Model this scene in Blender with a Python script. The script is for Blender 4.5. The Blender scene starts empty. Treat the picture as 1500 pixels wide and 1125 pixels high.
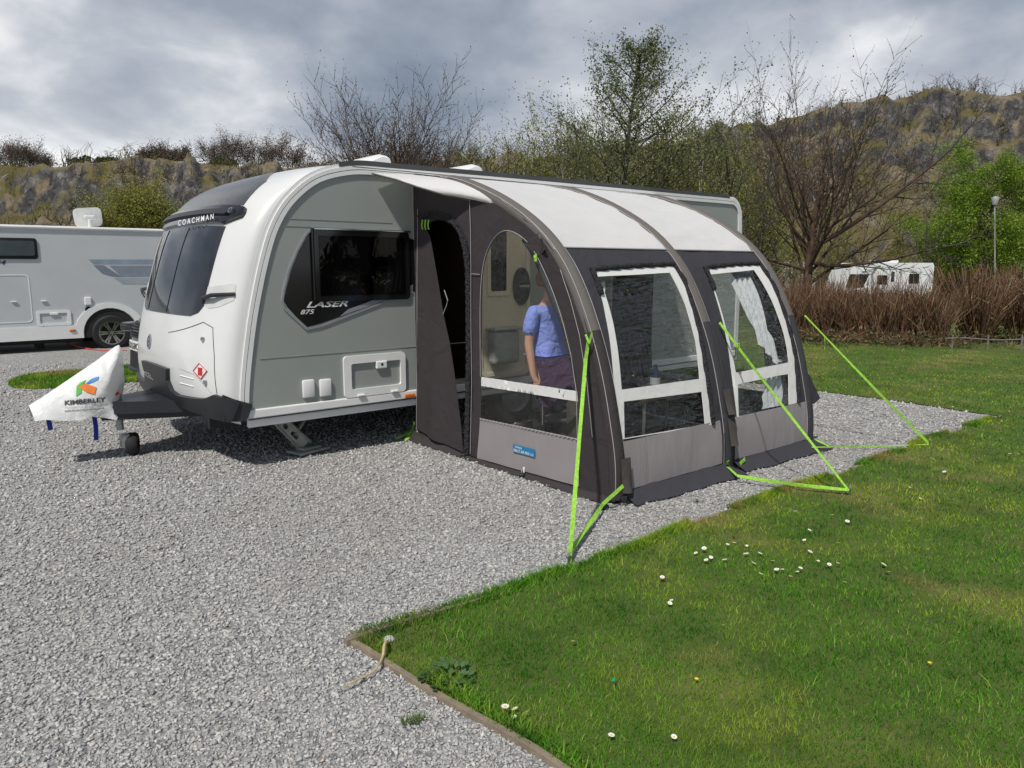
# Campsite scene: caravan with an inflatable awning on a gravel pitch under a quarry cliff
import bpy, bmesh, math, random
import numpy as np
from mathutils import Vector, Matrix, noise
from mathutils.geometry import delaunay_2d_cdt
random.seed(7); RNG = np.random.default_rng(7)
S = bpy.context.scene
COL = S.collection
# ------------------------------------------------------------------ camera model (metres; caravan long axis = X)
PW, PH, FP, HZ, CH = 1500, 1125, 1100., 390., 1.64
YAW = math.radians(40.)
PITCH = math.atan((PH/2-HZ)/FP)
_c, _s = math.cos(YAW), math.sin(YAW); _cp, _sp = math.cos(PITCH), math.sin(PITCH)
RT = Vector((_c, -_s, 0)); FH = Vector((_s, _c, 0))
FW = Vector((_s*_cp, _c*_cp, -_sp)); UP = Vector((_s*_sp, _c*_sp, _cp))
CAM = Vector((-3.774273535463383, -3.3911890509473257, CH))
def ray(px, py): return FW + RT*((px-PW/2)/FP) - UP*((py-PH/2)/FP)
def onz(px, py, z=0.):
    d = ray(px, py); return CAM + d*((z-CAM.z)/d.z)
def ony(px, py, y):
    d = ray(px, py); return CAM + d*((y-CAM.y)/d.y)
def onx(px, py, x):
    d = ray(px, py); return CAM + d*((x-CAM.x)/d.x)
def at(px, py, D):                      # point at forward distance D
    d = ray(px, py); return CAM + d*(D/d.dot(FH))
def gp(px, D, z=0.):                    # ground position by bearing and forward distance
    p = CAM + FH*D + RT*((px-PW/2)/FP*D); p.z = z; return p
def proj(p):
    v = Vector(p)-CAM; d = v.dot(FW)
    return PW/2+FP*v.dot(RT)/d, PH/2-FP*v.dot(UP)/d
# ------------------------------------------------------------------ object helpers
ORG = {}
def tag(o, label=None, cat=None, group=None, kind=None):
    if label: o['label'] = label
    if cat: o['category'] = cat
    if group: o['group'] = group
    if kind: o['kind'] = kind
    return o
def thing(name, label, cat, loc=(0, 0, 0), group=None):
    o = bpy.data.objects.new(name, None); o.empty_display_size = .2
    o.location = loc; COL.objects.link(o); ORG[o.name] = Vector(loc)
    return tag(o, label, cat, group)
def link(name, me, parent=None, org=None):
    o = bpy.data.objects.new(name, me); COL.objects.link(o)
    if parent is not None:
        o.parent = parent; ORG[o.name] = ORG[parent.name]
    else:
        org = Vector(org if org is not None else (0, 0, 0)); o.location = org; ORG[o.name] = org
    return o
def copy_tree(o, parent=None):
    c = o.copy(); COL.objects.link(c)
    if parent is not None: c.parent = parent
    ORG[c.name] = ORG[o.name]
    for ch in list(o.children):
        copy_tree(ch, c)
    return c
def npmesh(name, V, F, mat, parent=None, org=None, smooth=False):
    V = np.asarray(V, dtype=np.float32).reshape(-1, 3); F = np.asarray(F, dtype=np.int32)
    o0 = ORG[parent.name] if parent is not None else Vector(org if org is not None else (0, 0, 0))
    V = V - np.array(o0, dtype=np.float32)
    me = bpy.data.meshes.new(name); n, k = F.shape
    me.vertices.add(len(V)); me.vertices.foreach_set('co', V.ravel())
    me.loops.add(n*k); me.loops.foreach_set('vertex_index', F.ravel())
    me.polygons.add(n); me.polygons.foreach_set('loop_start', np.arange(0, n*k, k, dtype=np.int32))
    me.polygons.foreach_set('loop_total', np.full(n, k, dtype=np.int32))
    if smooth: me.polygons.foreach_set('use_smooth', np.ones(n, dtype=bool))
    me.update(calc_edges=True); me.validate()
    me.materials.append(mat)
    return link(name, me, parent, o0)
class MB:
    def __init__(s): s.v = []; s.f = []; s.m = []; s.cm = 0
    def add(s, vs, fs):
        b = len(s.v); s.v.extend(Vector(v) for v in vs)
        s.f.extend(tuple(i+b for i in f) for f in fs); s.m.extend([s.cm]*len(fs)); return s
    def box(s, c, d, rz=0, M=None, bev=0.0):
        c = Vector(c); hx, hy, hz = d[0]/2, d[1]/2, d[2]/2
        bm = bmesh.new(); bmesh.ops.create_cube(bm, size=1)
        for v in bm.verts: v.co = Vector((v.co.x*2*hx, v.co.y*2*hy, v.co.z*2*hz))
        if bev > 0: bmesh.ops.bevel(bm, geom=bm.edges[:], offset=bev, segments=2, affect='EDGES', profile=.5)
        R = (M if M is not None else Matrix.Rotation(rz, 3, 'Z'))
        bm.verts.index_update()
        s.add([c+R@v.co for v in bm.verts], [[v.index for v in f.verts] for f in bm.faces]); bm.free(); return s
    def tube(s, pts, r, n=6, cap=True):
        pts = [Vector(p) for p in pts]; k = len(pts)
        rs = r if isinstance(r, (list, tuple)) else [r]*k
        vs = []; prev = None
        for i, p in enumerate(pts):
            d = (pts[min(i+1, k-1)]-pts[max(i-1, 0)])
            if d.length < 1e-9: d = Vector((0, 0, 1))
            d.normalize()
            if prev is None:
                a = d.cross(Vector((0, 0, 1)))
                if a.length < .05: a = d.cross(Vector((1, 0, 0)))
            else: a = prev - d*prev.dot(d)
            a.normalize(); prev = a; b = d.cross(a)
            for j in range(n):
                t = 2*math.pi*j/n; vs.append(p+(a*math.cos(t)+b*math.sin(t))*rs[i])
        fs = [(i*n+j, i*n+(j+1) % n, (i+1)*n+(j+1) % n, (i+1)*n+j) for i in range(k-1) for j in range(n)]
        if cap: fs += [tuple(range(n-1, -1, -1)), tuple((k-1)*n+j for j in range(n))]
        return s.add(vs, fs)
    def lathe(s, prof, c=(0, 0, 0), n=24, axis='Z', M=None):
        vs = []; c = Vector(c)
        for r, h in prof:
            for j in range(n):
                t = 2*math.pi*j/n; x, y = r*math.cos(t), r*math.sin(t)
                v = {'Z': Vector((x, y, h)), 'Y': Vector((x, h, y)), 'X': Vector((h, x, y))}[axis]
                if M is not None: v = M@v
                vs.append(c+v)
        k = len(prof)
        fs = [(i*n+j, i*n+(j+1) % n, (i+1)*n+(j+1) % n, (i+1)*n+j) for i in range(k-1) for j in range(n)]
        return s.add(vs, fs)
    def ribbon(s, pts, w, side, th=.003):
        pts = [Vector(p) for p in pts]; side = Vector(side).normalized(); vs = []; k = len(pts)
        for i, p in enumerate(pts):
            d = (pts[min(i+1, k-1)]-pts[max(i-1, 0)]).normalized()
            a = (side - d*side.dot(d)).normalized(); b = d.cross(a)
            for sx, sy in ((-1, -1), (1, -1), (1, 1), (-1, 1)): vs.append(p+a*(w/2*sx)+b*(th/2*sy))
        fs = [(i*4+j, i*4+(j+1) % 4, (i+1)*4+(j+1) % 4, (i+1)*4+j) for i in range(k-1) for j in range(4)]
        fs += [(3, 2, 1, 0), tuple((k-1)*4+j for j in range(4))]
        return s.add(vs, fs)
    def grid(s, fn, nu, nv, closed_u=False):
        vs = [fn(i/(nu-1) if not closed_u else i/nu, j/(nv-1)) for j in range(nv) for i in range(nu)]
        fs = []
        for j in range(nv-1):
            for i in range(nu if closed_u else nu-1):
                i2 = (i+1) % nu
                fs.append((j*nu+i, j*nu+i2, (j+1)*nu+i2, (j+1)*nu+i))
        return s.add(vs, fs)
    def build(s, name, mat, parent=None, org=None, smooth=False, fixn=True):
        o0 = ORG[parent.name] if parent is not None else Vector(org if org is not None else (0, 0, 0))
        me = bpy.data.meshes.new(name)
        me.from_pydata([v-o0 for v in s.v], [], s.f)
        if fixn:
            bm = bmesh.new(); bm.from_mesh(me); bmesh.ops.recalc_face_normals(bm, faces=bm.faces[:]); bm.to_mesh(me); bm.free()
        for m in (mat if isinstance(mat, (list, tuple)) else [mat]): me.materials.append(m)
        if isinstance(mat, (list, tuple)): me.polygons.foreach_set('material_index', s.m)
        if smooth:
            me.polygons.foreach_set('use_smooth', [True]*len(me.polygons))
            try: me.set_sharp_from_angle(angle=math.radians(smooth if smooth is not True else 40))
            except Exception: pass
        me.update()
        return link(name, me, parent, o0)
# ------------------------------------------------------------------ patches cut out of parametric surfaces
def inside(p, poly):
    x, y = p; r = False; n = len(poly); j = n-1
    for i in range(n):
        xi, yi = poly[i]; xj, yj = poly[j]
        if (yi > y) != (yj > y) and x < (xj-xi)*(y-yi)/(yj-yi)+xi: r = not r
        j = i
    return r
def resample(poly, sx, sy, closed=True):
    out = []; n = len(poly)
    for i in range(n if closed else n-1):
        a, b = poly[i], poly[(i+1) % n]
        k = max(1, int(math.ceil(math.hypot((b[0]-a[0])/sx, (b[1]-a[1])/sy))))
        for q in range(k): out.append((a[0]+(b[0]-a[0])*q/k, a[1]+(b[1]-a[1])*q/k))
    if not closed: out.append(tuple(poly[-1]))
    return out
def cdt(outline, holes=(), sx=.05, sy=None, res_edges=True):
    sy = sy or sx
    loops = [resample(l, sx, sy) if res_edges else list(l) for l in [outline]+list(holes)]
    co = []; ed = []
    for l in loops:
        b = len(co); n = len(l); co += l; ed += [(b+i, b+(i+1) % n) for i in range(n)]
    xs = [p[0] for p in outline]; ys = [p[1] for p in outline]; nb = len(co)
    x0, y0 = min(xs), min(ys); edge = np.array(co)
    i = 0; y = y0+sy*.5
    while y < max(ys):
        x = x0+sx*(.5+.5*(i % 2))
        while x < max(xs):
            if inside((x, y), loops[0]) and not any(inside((x, y), h) for h in loops[1:]):
                dd = ((edge[:, 0]-x)/sx)**2+((edge[:, 1]-y)/sy)**2
                if dd.min() > .2: co.append((x, y))
            x += sx
        y += sy; i += 1
    v, e, f, *_ = delaunay_2d_cdt([Vector((p[0], p[1])) for p in co], ed, [], 0, 1e-7)
    tris = []
    for t in f:
        c = sum((v[k] for k in t), Vector((0, 0)))/len(t)
        if inside(c, loops[0]) and not any(inside(c, h) for h in loops[1:]): tris.append(tuple(t))
    return [(p.x, p.y) for p in v], tris
def patch(mb, f, nf, outline, holes=(), off=.003, th=.006, sx=.05, sy=None, disp=None):
    V, T = cdt(outline, holes, sx, sy); top = []; bot = []
    for (u, v) in V:
        p = f(u, v); n = nf(u, v); d = disp(u, v) if disp else 0
        top.append(p+n*(off+d)); bot.append(p+n*(off+d-th))
    k = len(V); cnt = {}
    for t in T:
        for i in range(len(t)):
            a, b = t[i], t[(i+1) % len(t)]; cnt.setdefault((min(a, b), max(a, b)), []).append((a, b))
    fs = [tuple(t) for t in T]
    if th > 0:
        fs += [tuple(k+i for i in reversed(t)) for t in T]
        fs += [(l[0][1], l[0][0], l[0][0]+k, l[0][1]+k) for l in cnt.values() if len(l) == 1]
        return mb.add(top+bot, fs)
    return mb.add(top, fs)
def numn(f, ref):                       # numeric outward normal (towards the side of ref direction function)
    def n(u, v, e=1e-3):
        a = f(u+e, v)-f(u-e, v); b = f(u, v+e)-f(u, v-e); c = a.cross(b)
        if c.length < 1e-12: return ref.copy()
        c.normalize()
        return c if c.dot(ref) > 0 else -c
    return n
class Inv:                              # photo pixel -> parameters of a surface, by Newton from the nearest grid point
    def __init__(s, f, u0, u1, v0, v1, n=70):
        s.f = f; s.g = []
        for i in range(n+1):
            for j in range(n+1):
                u = u0+(u1-u0)*i/n; v = v0+(v1-v0)*j/n; s.g.append((u, v)+proj(f(u, v)))
        s.a = np.array(s.g); s.b = (u0, u1, v0, v1)
    def __call__(s, px, py):
        k = ((s.a[:, 2]-px)**2+(s.a[:, 3]-py)**2).argmin(); u, v = s.a[k, 0], s.a[k, 1]
        for _ in range(8):
            x, y = proj(s.f(u, v)); e = 1e-4
            xu, yu = proj(s.f(u+e, v)); xv, yv = proj(s.f(u, v+e))
            a, b, c, d = (xu-x)/e, (xv-x)/e, (yu-y)/e, (yv-y)/e; D = a*d-b*c
            if abs(D) < 1: break
            du = ((px-x)*d-(py-y)*b)/D; dv = ((py-y)*a-(px-x)*c)/D
            u = min(max(u+max(-.1, min(.1, du)), s.b[0]), s.b[1]); v = min(max(v+max(-.1, min(.1, dv)), s.b[2]), s.b[3])
        return (u, v)
    def many(s, pts): return [s(*p) for p in pts]
_txt = {}
def text_geo(t, bold=0.0, shear=0.0):
    key = (t, bold, shear)
    if key in _txt: return _txt[key]
    cu = bpy.data.curves.new('lettering', 'FONT'); cu.body = t; cu.size = 1; cu.offset = bold; cu.shear = shear; cu.resolution_u = 3
    o = bpy.data.objects.new('lettering', cu); COL.objects.link(o)
    bpy.context.view_layer.update()
    me = o.evaluated_get(bpy.context.evaluated_depsgraph_get()).to_mesh(); me.calc_loop_triangles()
    V = [(v.co.x, v.co.y) for v in me.vertices]; T = [tuple(l.vertices) for l in me.loop_triangles]
    bpy.data.objects.remove(o); bpy.data.curves.remove(cu)
    x0 = min(v[0] for v in V); x1 = max(v[0] for v in V); y0 = min(v[1] for v in V); y1 = max(v[1] for v in V)
    _txt[key] = ([((x-x0)/(x1-x0), (y-y0)/(y1-y0)) for x, y in V], T); return _txt[key]
def text_on(mb, t, mapf, bold=0.0, shear=0.0):
    V, T = text_geo(t, bold, shear); return mb.add([mapf(u, v) for u, v in V], T)
def quadmap(bl, br, tl, tr=None, off=Vector((0, 0, 0))):
    bl, br, tl = Vector(bl), Vector(br), Vector(tl); tr = Vector(tr) if tr is not None else br+tl-bl
    return lambda u, v: (bl*(1-u)+br*u)*(1-v)+(tl*(1-u)+tr*u)*v+off
def lerp(a, b, t): return a+(b-a)*t
def sstep(a, b, x):
    t = min(1, max(0, (x-a)/(b-a))); return t*t*(3-2*t)
def table(tab, x):
    if x <= tab[0][0]: return tab[0][1]
    for (a, b), (c, d) in zip(tab, tab[1:]):
        if x <= c: return b+(d-b)*(x-a)/(c-a)
    return tab[-1][1]
def spline(P, t):                       # Catmull-Rom through points, t in 0..1
    n = len(P)-1; x = min(max(t, 0), 1)*n; i = min(int(x), n-1); q = x-i
    p0, p1, p2, p3 = P[max(i-1, 0)], P[i], P[i+1], P[min(i+2, n)]
    return [.5*((2*b)+(-a+c)*q+(2*a-5*b+4*c-d)*q*q+(-a+3*b-3*c+d)*q**3) for a, b, c, d in zip(p0, p1, p2, p3)]
# ------------------------------------------------------------------ materials
def nmat(name):
    m = bpy.data.materials.new(name); m.use_nodes = True; nt = m.node_tree; nt.nodes.clear()
    out = nt.nodes.new('ShaderNodeOutputMaterial'); return m, nt, out
def N(nt, typ, **kw):
    n = nt.nodes.new(typ)
    for k, v in kw.items():
        if k in n.inputs: n.inputs[k].default_value = v
        else: setattr(n, k, v)
    return n
def L(nt, a, b): nt.links.new(a, b)
def ramp(nt, fac, stops, interp='LINEAR'):
    r = nt.nodes.new('ShaderNodeValToRGB'); e = r.color_ramp; e.interpolation = interp
    while len(e.elements) < len(stops): e.elements.new(.5)
    for el, (p, c) in zip(e.elements, stops): el.position = p; el.color = (c[0], c[1], c[2], 1)
    L(nt, fac, r.inputs[0]); return r.outputs[0]
def mixc(nt, fac, a, b, typ='MIX'):
    m = nt.nodes.new('ShaderNodeMix'); m.data_type = 'RGBA'; m.blend_type = typ
    for s, i in ((fac, 0), (a, 6), (b, 7)):
        if hasattr(s, 'is_linked'): L(nt, s, m.inputs[i])
        elif i == 0: m.inputs[0].default_value = s
        else: m.inputs[i].default_value = (s[0], s[1], s[2], 1)
    return m.outputs[2]
def noi(nt, scale, detail=4, rough=.55, vec=None, dist=0):
    n = N(nt, 'ShaderNodeTexNoise'); n.inputs['Scale'].default_value = scale; n.inputs['Detail'].default_value = detail
    n.inputs['Roughness'].default_value = rough; n.inputs['Distortion'].default_value = dist
    if vec is None:
        tc = N(nt, 'ShaderNodeTexCoord'); vec = tc.outputs['Object']
    L(nt, vec, n.inputs['Vector']); return n.outputs['Fac']
def pbr(name, col, rough=.5, metal=0, var=.12, vs=6., bump=0, bs=80., coat=0, spec=.5, rvar=.0, sheen=0, dirt=None):
    m, nt, out = nmat(name); p = N(nt, 'ShaderNodeBsdfPrincipled'); L(nt, p.outputs[0], out.inputs[0])
    n = noi(nt, vs, 5)
    a = tuple(c*(1-var) for c in col); b = tuple(min(1, c*(1+var)) for c in col)
    c = ramp(nt, n, [(.3, a), (.7, b)])
    if dirt:                            # weathered streaks / grime patches with a shape of their own
        c = mixc(nt, ramp(nt, noi(nt, dirt[1], 6, .65), [(.5, (0, 0, 0)), (.75, (dirt[2],)*3)]), c, dirt[0])
    L(nt, c, p.inputs['Base Color']); p.inputs['Metallic'].default_value = metal
    p.inputs['Roughness'].default_value = rough; p.inputs['Coat Weight'].default_value = coat; p.inputs['Coat Roughness'].default_value = .08
    p.inputs['Specular IOR Level'].default_value = spec
    if rvar:
        mr = N(nt, 'ShaderNodeMapRange'); L(nt, noi(nt, vs*3, 4), mr.inputs[0]); mr.inputs[3].default_value = max(.02, rough-rvar); mr.inputs[4].default_value = rough+rvar
        L(nt, mr.outputs[0], p.inputs['Roughness'])
    if bump:
        bn = N(nt, 'ShaderNodeBump'); bn.inputs['Strength'].default_value = bump; bn.inputs['Distance'].default_value = .01
        L(nt, noi(nt, bs, 3), bn.inputs['Height']); L(nt, bn.outputs[0], p.inputs['Normal'])
    return m
def fabric(name, col, crease=.25, weave=.05, rough=.85, stretch=(1, 1, 1), cs=5.):
    m, nt, out = nmat(name); p = N(nt, 'ShaderNodeBsdfPrincipled'); L(nt, p.outputs[0], out.inputs[0])
    tc = N(nt, 'ShaderNodeTexCoord'); mp = N(nt, 'ShaderNodeMapping'); mp.inputs['Scale'].default_value = stretch; L(nt, tc.outputs['Object'], mp.inputs[0])
    n1 = noi(nt, cs, 4, .5, mp.outputs[0], .8); n2 = noi(nt, 900, 2, .5, tc.outputs['Object'])
    c = ramp(nt, n2, [(.3, tuple(x*.86 for x in col)), (.7, tuple(x*1.14 for x in col))]); L(nt, c, p.inputs['Base Color'])
    p.inputs['Roughness'].default_value = rough; p.inputs['Specular IOR Level'].default_value = .25
    b1 = N(nt, 'ShaderNodeBump'); b1.inputs['Strength'].default_value = crease; b1.inputs['Distance'].default_value = .06; L(nt, n1, b1.inputs['Height'])
    b2 = N(nt, 'ShaderNodeBump'); b2.inputs['Strength'].default_value = weave; b2.inputs['Distance'].default_value = .003; L(nt, n2, b2.inputs['Height'])
    L(nt, b1.outputs[0], b2.inputs['Normal']); L(nt, b2.outputs[0], p.inputs['Normal']); return m
def island(name, stops, rough=.8, bump=0, bs=200, trans=0, patch_=None, spec=.3):
    """colour by a random number per loose piece (stones, blades, leaves, twigs), optionally mixed with broad colour patches"""
    m, nt, out = nmat(name); p = N(nt, 'ShaderNodeBsdfPrincipled'); L(nt, p.outputs[0], out.inputs[0])
    g = N(nt, 'ShaderNodeNewGeometry'); c = ramp(nt, g.outputs['Random Per Island'], stops)
    if patch_:
        for (scale, lo, hi, col, amt) in patch_:
            c = mixc(nt, ramp(nt, noi(nt, scale, 4, .6), [(lo, (0, 0, 0)), (hi, (amt,)*3)]), c, col)
    L(nt, c, p.inputs['Base Color']); p.inputs['Roughness'].default_value = rough; p.inputs['Specular IOR Level'].default_value = spec
    if bump:
        b = N(nt, 'ShaderNodeBump'); b.inputs['Strength'].default_value = bump; b.inputs['Distance'].default_value = .01; L(nt, noi(nt, bs, 3), b.inputs['Height']); L(nt, b.outputs[0], p.inputs['Normal'])
    if trans:
        t = N(nt, 'ShaderNodeBsdfTranslucent'); L(nt, c, t.inputs[0]); mx = N(nt, 'ShaderNodeMixShader'); mx.inputs[0].default_value = trans
        L(nt, p.outputs[0], mx.inputs[1]); L(nt, t.outputs[0], mx.inputs[2]); L(nt, mx.outputs[0], out.inputs[0])
    return m
def pvc(name, tint=(.8, .82, .8), refl=.12, wav=.35, scale=(1, 1, 1), rough=.04, ws=9., haze=.0):
    m, nt, out = nmat(name); tr = N(nt, 'ShaderNodeBsdfTransparent'); tr.inputs[0].default_value = (*tint, 1)
    gl = N(nt, 'ShaderNodeBsdfGlossy'); gl.inputs['Roughness'].default_value = rough
    tc = N(nt, 'ShaderNodeTexCoord'); mp = N(nt, 'ShaderNodeMapping'); mp.inputs['Scale'].default_value = scale; L(nt, tc.outputs['Object'], mp.inputs[0])
    n = noi(nt, ws, 1.6, .45, mp.outputs[0], 1.6); b = N(nt, 'ShaderNodeBump'); b.inputs['Strength'].default_value = wav; b.inputs['Distance'].default_value = .11
    L(nt, n, b.inputs['Height']); L(nt, b.outputs[0], gl.inputs['Normal'])
    lw_ = N(nt, 'ShaderNodeLayerWeight'); fr = N(nt, 'ShaderNodeMath', operation='POWER'); L(nt, lw_.outputs['Facing'], fr.inputs[0]); fr.inputs[1].default_value = 3.2; b3 = N(nt, 'ShaderNodeBump'); b3.inputs['Strength'].default_value = wav*.3; b3.inputs['Distance'].default_value = .05; L(nt, n, b3.inputs['Height']); L(nt, b3.outputs[0], lw_.inputs['Normal'])
    mr = N(nt, 'ShaderNodeMath', operation='MULTIPLY_ADD'); L(nt, fr.outputs[0], mr.inputs[0]); mr.inputs[1].default_value = .75; mr.inputs[2].default_value = refl
    mx = N(nt, 'ShaderNodeMixShader'); L(nt, mr.outputs[0], mx.inputs[0]); L(nt, tr.outputs[0], mx.inputs[1]); L(nt, gl.outputs[0], mx.inputs[2])
    last = mx.outputs[0]
    if haze:
        df = N(nt, 'ShaderNodeBsdfDiffuse'); df.inputs[0].default_value = (.6, .6, .6, 1); m2 = N(nt, 'ShaderNodeMixShader'); m2.inputs[0].default_value = haze
        L(nt, last, m2.inputs[1]); L(nt, df.outputs[0], m2.inputs[2]); last = m2.outputs[0]
    L(nt, last, out.inputs[0]); return m
M = {}
M['white'] = pbr('white_gelcoat', (.67, .68, .68), .28, var=.03, vs=2, coat=.4, dirt=((.45, .44, .41), 3., .12))
M['trim'] = pbr('white_trim_plastic', (.74, .75, .75), .4, var=.03)
M['sage'] = pbr('grey_green_side_sheet', (.285, .31, .30), .38, var=.05, vs=1.2, bump=.02, bs=300, dirt=((.33, .34, .32), 2.5, .18))
M['dark_plastic'] = pbr('charcoal_moulded_plastic', (.019, .021, .025), .42, var=.12, bump=.04, bs=700)
M['black'] = pbr('black_gloss_trim', (.006, .006, .007), .14, var=.2, coat=.3)
M['glassdark'] = pbr('dark_tinted_acrylic', (.012, .013, .015), .06, var=.15, coat=.5, rvar=.02)
M['skylight'] = pbr('smoked_skylight_panel', (.05, .052, .055), .22, var=.1, rvar=.05)
M['silver'] = pbr('silver_graphic_film', (.3, .31, .34), .35, metal=.3)
M['steel'] = pbr('galvanised_steel', (.36, .38, .37), .45, metal=.7, var=.15, vs=20)
M['alum'] = pbr('sage_painted_steel_leg', (.30, .33, .31), .45, metal=.35, var=.12, vs=15)
M['rubber'] = pbr('tyre_rubber', (.014, .014, .015), .8, var=.2, bump=.2, bs=200)
M['lettering_white'] = pbr('white_lettering', (.72, .73, .73), .4)
M['chrome'] = pbr('bright_chrome', (.55, .56, .58), .15, metal=1)
M['orange'] = pbr('orange_lens', (.6, .17, .02), .2, coat=.5)
M['red'] = pbr('red_paint', (.5, .02, .02), .35)
M['charcoal'] = fabric('charcoal_polyester', (.043, .037, .040), .3, .08)
M['charcoal_front'] = fabric('shaded_charcoal_polyester', (.042, .042, .050), .3, .08)  # same cloth as the left wall; the front's cool shade is in the colour
M['taupe'] = fabric('taupe_beam_sleeve', (.125, .115, .108), .15, .06, cs=8)
M['lightgrey'] = fabric('light_grey_polyester', (.27, .25, .258), .35, .06, cs=2.2, stretch=(1.6, 1.6, .5))
M['roofwhite'] = fabric('white_roof_polyester', (.86, .86, .87), .22, .04, cs=3, stretch=(.5, 2, 2))
_m = M['roofwhite']; _n = _m.node_tree; _o = [x for x in _n.nodes if x.type == 'OUTPUT_MATERIAL'][0]; _b = [x for x in _n.nodes if x.type == 'BSDF_PRINCIPLED'][0]
_t = N(_n, 'ShaderNodeBsdfTranslucent'); _t.inputs[0].default_value = (.8, .77, .70, 1); _x = N(_n, 'ShaderNodeMixShader'); _x.inputs[0].default_value = .35
L(_n, _b.outputs[0], _x.inputs[1]); L(_n, _t.outputs[0], _x.inputs[2]); L(_n, _x.outputs[0], _o.inputs[0])
M['whiteframe'] = fabric('white_window_border', (.66, .66, .66), .12, .05, cs=8)
M['ruche'] = fabric('gathered_charcoal_piping', (.03, .03, .035), .9, .08, cs=30)
M['stitch'] = pbr('pale_stitching', (.33, .32, .32), .9)
M['pvc_side'] = pvc('clear_window_film', (.92, .92, .89), .025, .4, (1, 1, 2.2), .07, 7., haze=.02)
M['pvc'] = pvc('wrinkled_window_film', (.80, .82, .81), .085, 1.0, (.8, 1, 4.0), .05, 4.0, haze=.006)
M['curtain'] = fabric('white_voile_curtain', (.80, .82, .86), .5, .03, cs=10, stretch=(3, 3, .3))
M['neon'] = pbr('neon_lime_webbing', (.30, .62, .06), .75, var=.22, vs=45, bump=.6, bs=420, dirt=((.2, .42, .04), 9, .5))
M['cream'] = pbr('cream_door_lining', (.62, .57, .45), .45, var=.05)
M['bin'] = pbr('grey_bin_plastic', (.34, .36, .34), .45)
M['inside'] = fabric('dark_groundsheet', (.045, .04, .036), .2, .1)
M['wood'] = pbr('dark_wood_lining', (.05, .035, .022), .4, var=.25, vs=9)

CLOUD_LOC = (1.3, 2.1, .4); SKY_STR = .9; SUN_E = 3.0; EXPO = 0.35
NSTONE, NGRASS = 200000, 420000

# ================================================================== CARAVAN
YS, YE, YC, HW = 2.5, 4.9, 3.7, 1.2
SP = [(-.25, 2.487), (-.6, 2.476), (-.93, 2.385), (-1.17, 2.205), (-1.325, 1.99), (-1.43, 1.72), (-1.535, 1.33), (-1.60, 1.0), (-1.645, .7), (-1.66, .48), (-1.655, .39)]
CP = [(-.3, 2.53), (-.68, 2.515), (-1.06, 2.445), (-1.40, 2.30), (-1.635, 2.09), (-1.785, 1.83), (-1.965, 1.32), (-2.05, 1.0), (-2.06, .78), (-2.02, .58), (-1.96, .47)]
CP = [(s_[0]+(c_[0]-s_[0])*.72, c_[1]) for s_, c_ in zip(SP, CP)]
SEN = 2.5
def surfF(t, ph):
    s = spline(SP, t); c = spline(CP, t); sn, cs = math.sin(ph), max(0., math.cos(ph))
    y = YC+HW*math.copysign(abs(sn)**(2/SEN), sn); g = cs**(2/SEN)
    return Vector((s[0]+(c[0]-s[0])*g, y, s[1]+(c[1]-s[1])*g))
nF = numn(surfF, Vector((-1, -.15, .35)))
invF = Inv(surfF, .02, .995, -1.56, .9, 90)
def strip(mb, path, o1, o2, y0, y1):    # band that follows a 2-D path in an XZ plane, between two in-plane offsets, from depth y0 to y1
    vs = []; k = len(path)
    for i, (x, z) in enumerate(path):
        a, b = path[max(i-1, 0)], path[min(i+1, k-1)]; dx, dz = b[0]-a[0], b[1]-a[1]; l = math.hypot(dx, dz) or 1; nx, nz = dz/l, -dx/l
        for o, y in ((o1, y0), (o2, y0), (o2, y1), (o1, y1)): vs.append((x+nx*o, y, z+nz*o))
    fs = [(i*4+j, i*4+(j+1) % 4, (i+1)*4+(j+1) % 4, (i+1)*4+j) for i in range(k-1) for j in range(4)]
    fs += [(3, 2, 1, 0), tuple((k-1)*4+j for j in range(4))]
    mb.add(vs, fs)
def rrect(x0, z0, x1, z1, r, n=4):
    out = []
    for cx, cz, a0 in ((x1-r, z1-r, 0), (x0+r, z1-r, 90), (x0+r, z0+r, 180), (x1-r, z0+r, 270)):
        for i in range(n+1):
            a = math.radians(a0+90*i/n); out.append((cx+r*math.cos(a), cz+r*math.sin(a)))
    return out
fS = lambda x, z: Vector((x, YS, z)); nS = lambda x, z: Vector((0, -1, 0))
def sp(px, py): p = ony(px, py, YS); return (p.x, p.z)
car = thing('caravan', 'large grey sided touring caravan with a white nose, joined to the awning', 'caravan', (1.7, YC, 0))
# --- shell: front moulding, roof, rear, far side
b = MB(); NP = 56; NT = 64
b.grid(lambda u, v: surfF(v, math.radians(-90+180*u)), NP, NT)
RS = [(-.25, 2.487), (1., 2.5), (2.5, 2.506), (4.0, 2.51), (4.85, 2.512), (5.02, 2.49), (5.12, 2.4), (5.165, 2.22), (5.19, 1.5), (5.2, .36)]
def surfR(t, ph):
    s = spline(RS, t); sn, cs = math.sin(ph), max(0, math.cos(ph)); y = YC+HW*math.copysign(abs(sn)**(2/SEN), sn); g = cs**(2/SEN)
    k = sstep(.5, .95, t); return Vector((s[0]+lerp(-.05*(1-sstep(0, .1, t)), .10*k, sstep(.0, .2, t))*g, y, s[1]+.043*g*(1-k)))
b.grid(lambda u, v: surfR(v, math.radians(-90+180*u)), NP, 40)
body = b.build('body', M['white'], car, smooth=50)
seam = [tuple(spline(SP, i/60)) for i in range(61)]           # roof -> bottom of the nose
rear = [tuple(spline(RS, i/40)) for i in range(41)]
sideP = [p for p in seam[::-1] if p[1] > .5] + [p for p in rear[1:] if p[1] > .5] + [(5.2, .5), (-1.657, .5)]
win = rrect(-.945, 1.385, -.1, 1.905, .03); door_hole = [(.05, .55), (.62, .55), (.62, 2.25), (.05, 2.25)]
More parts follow.
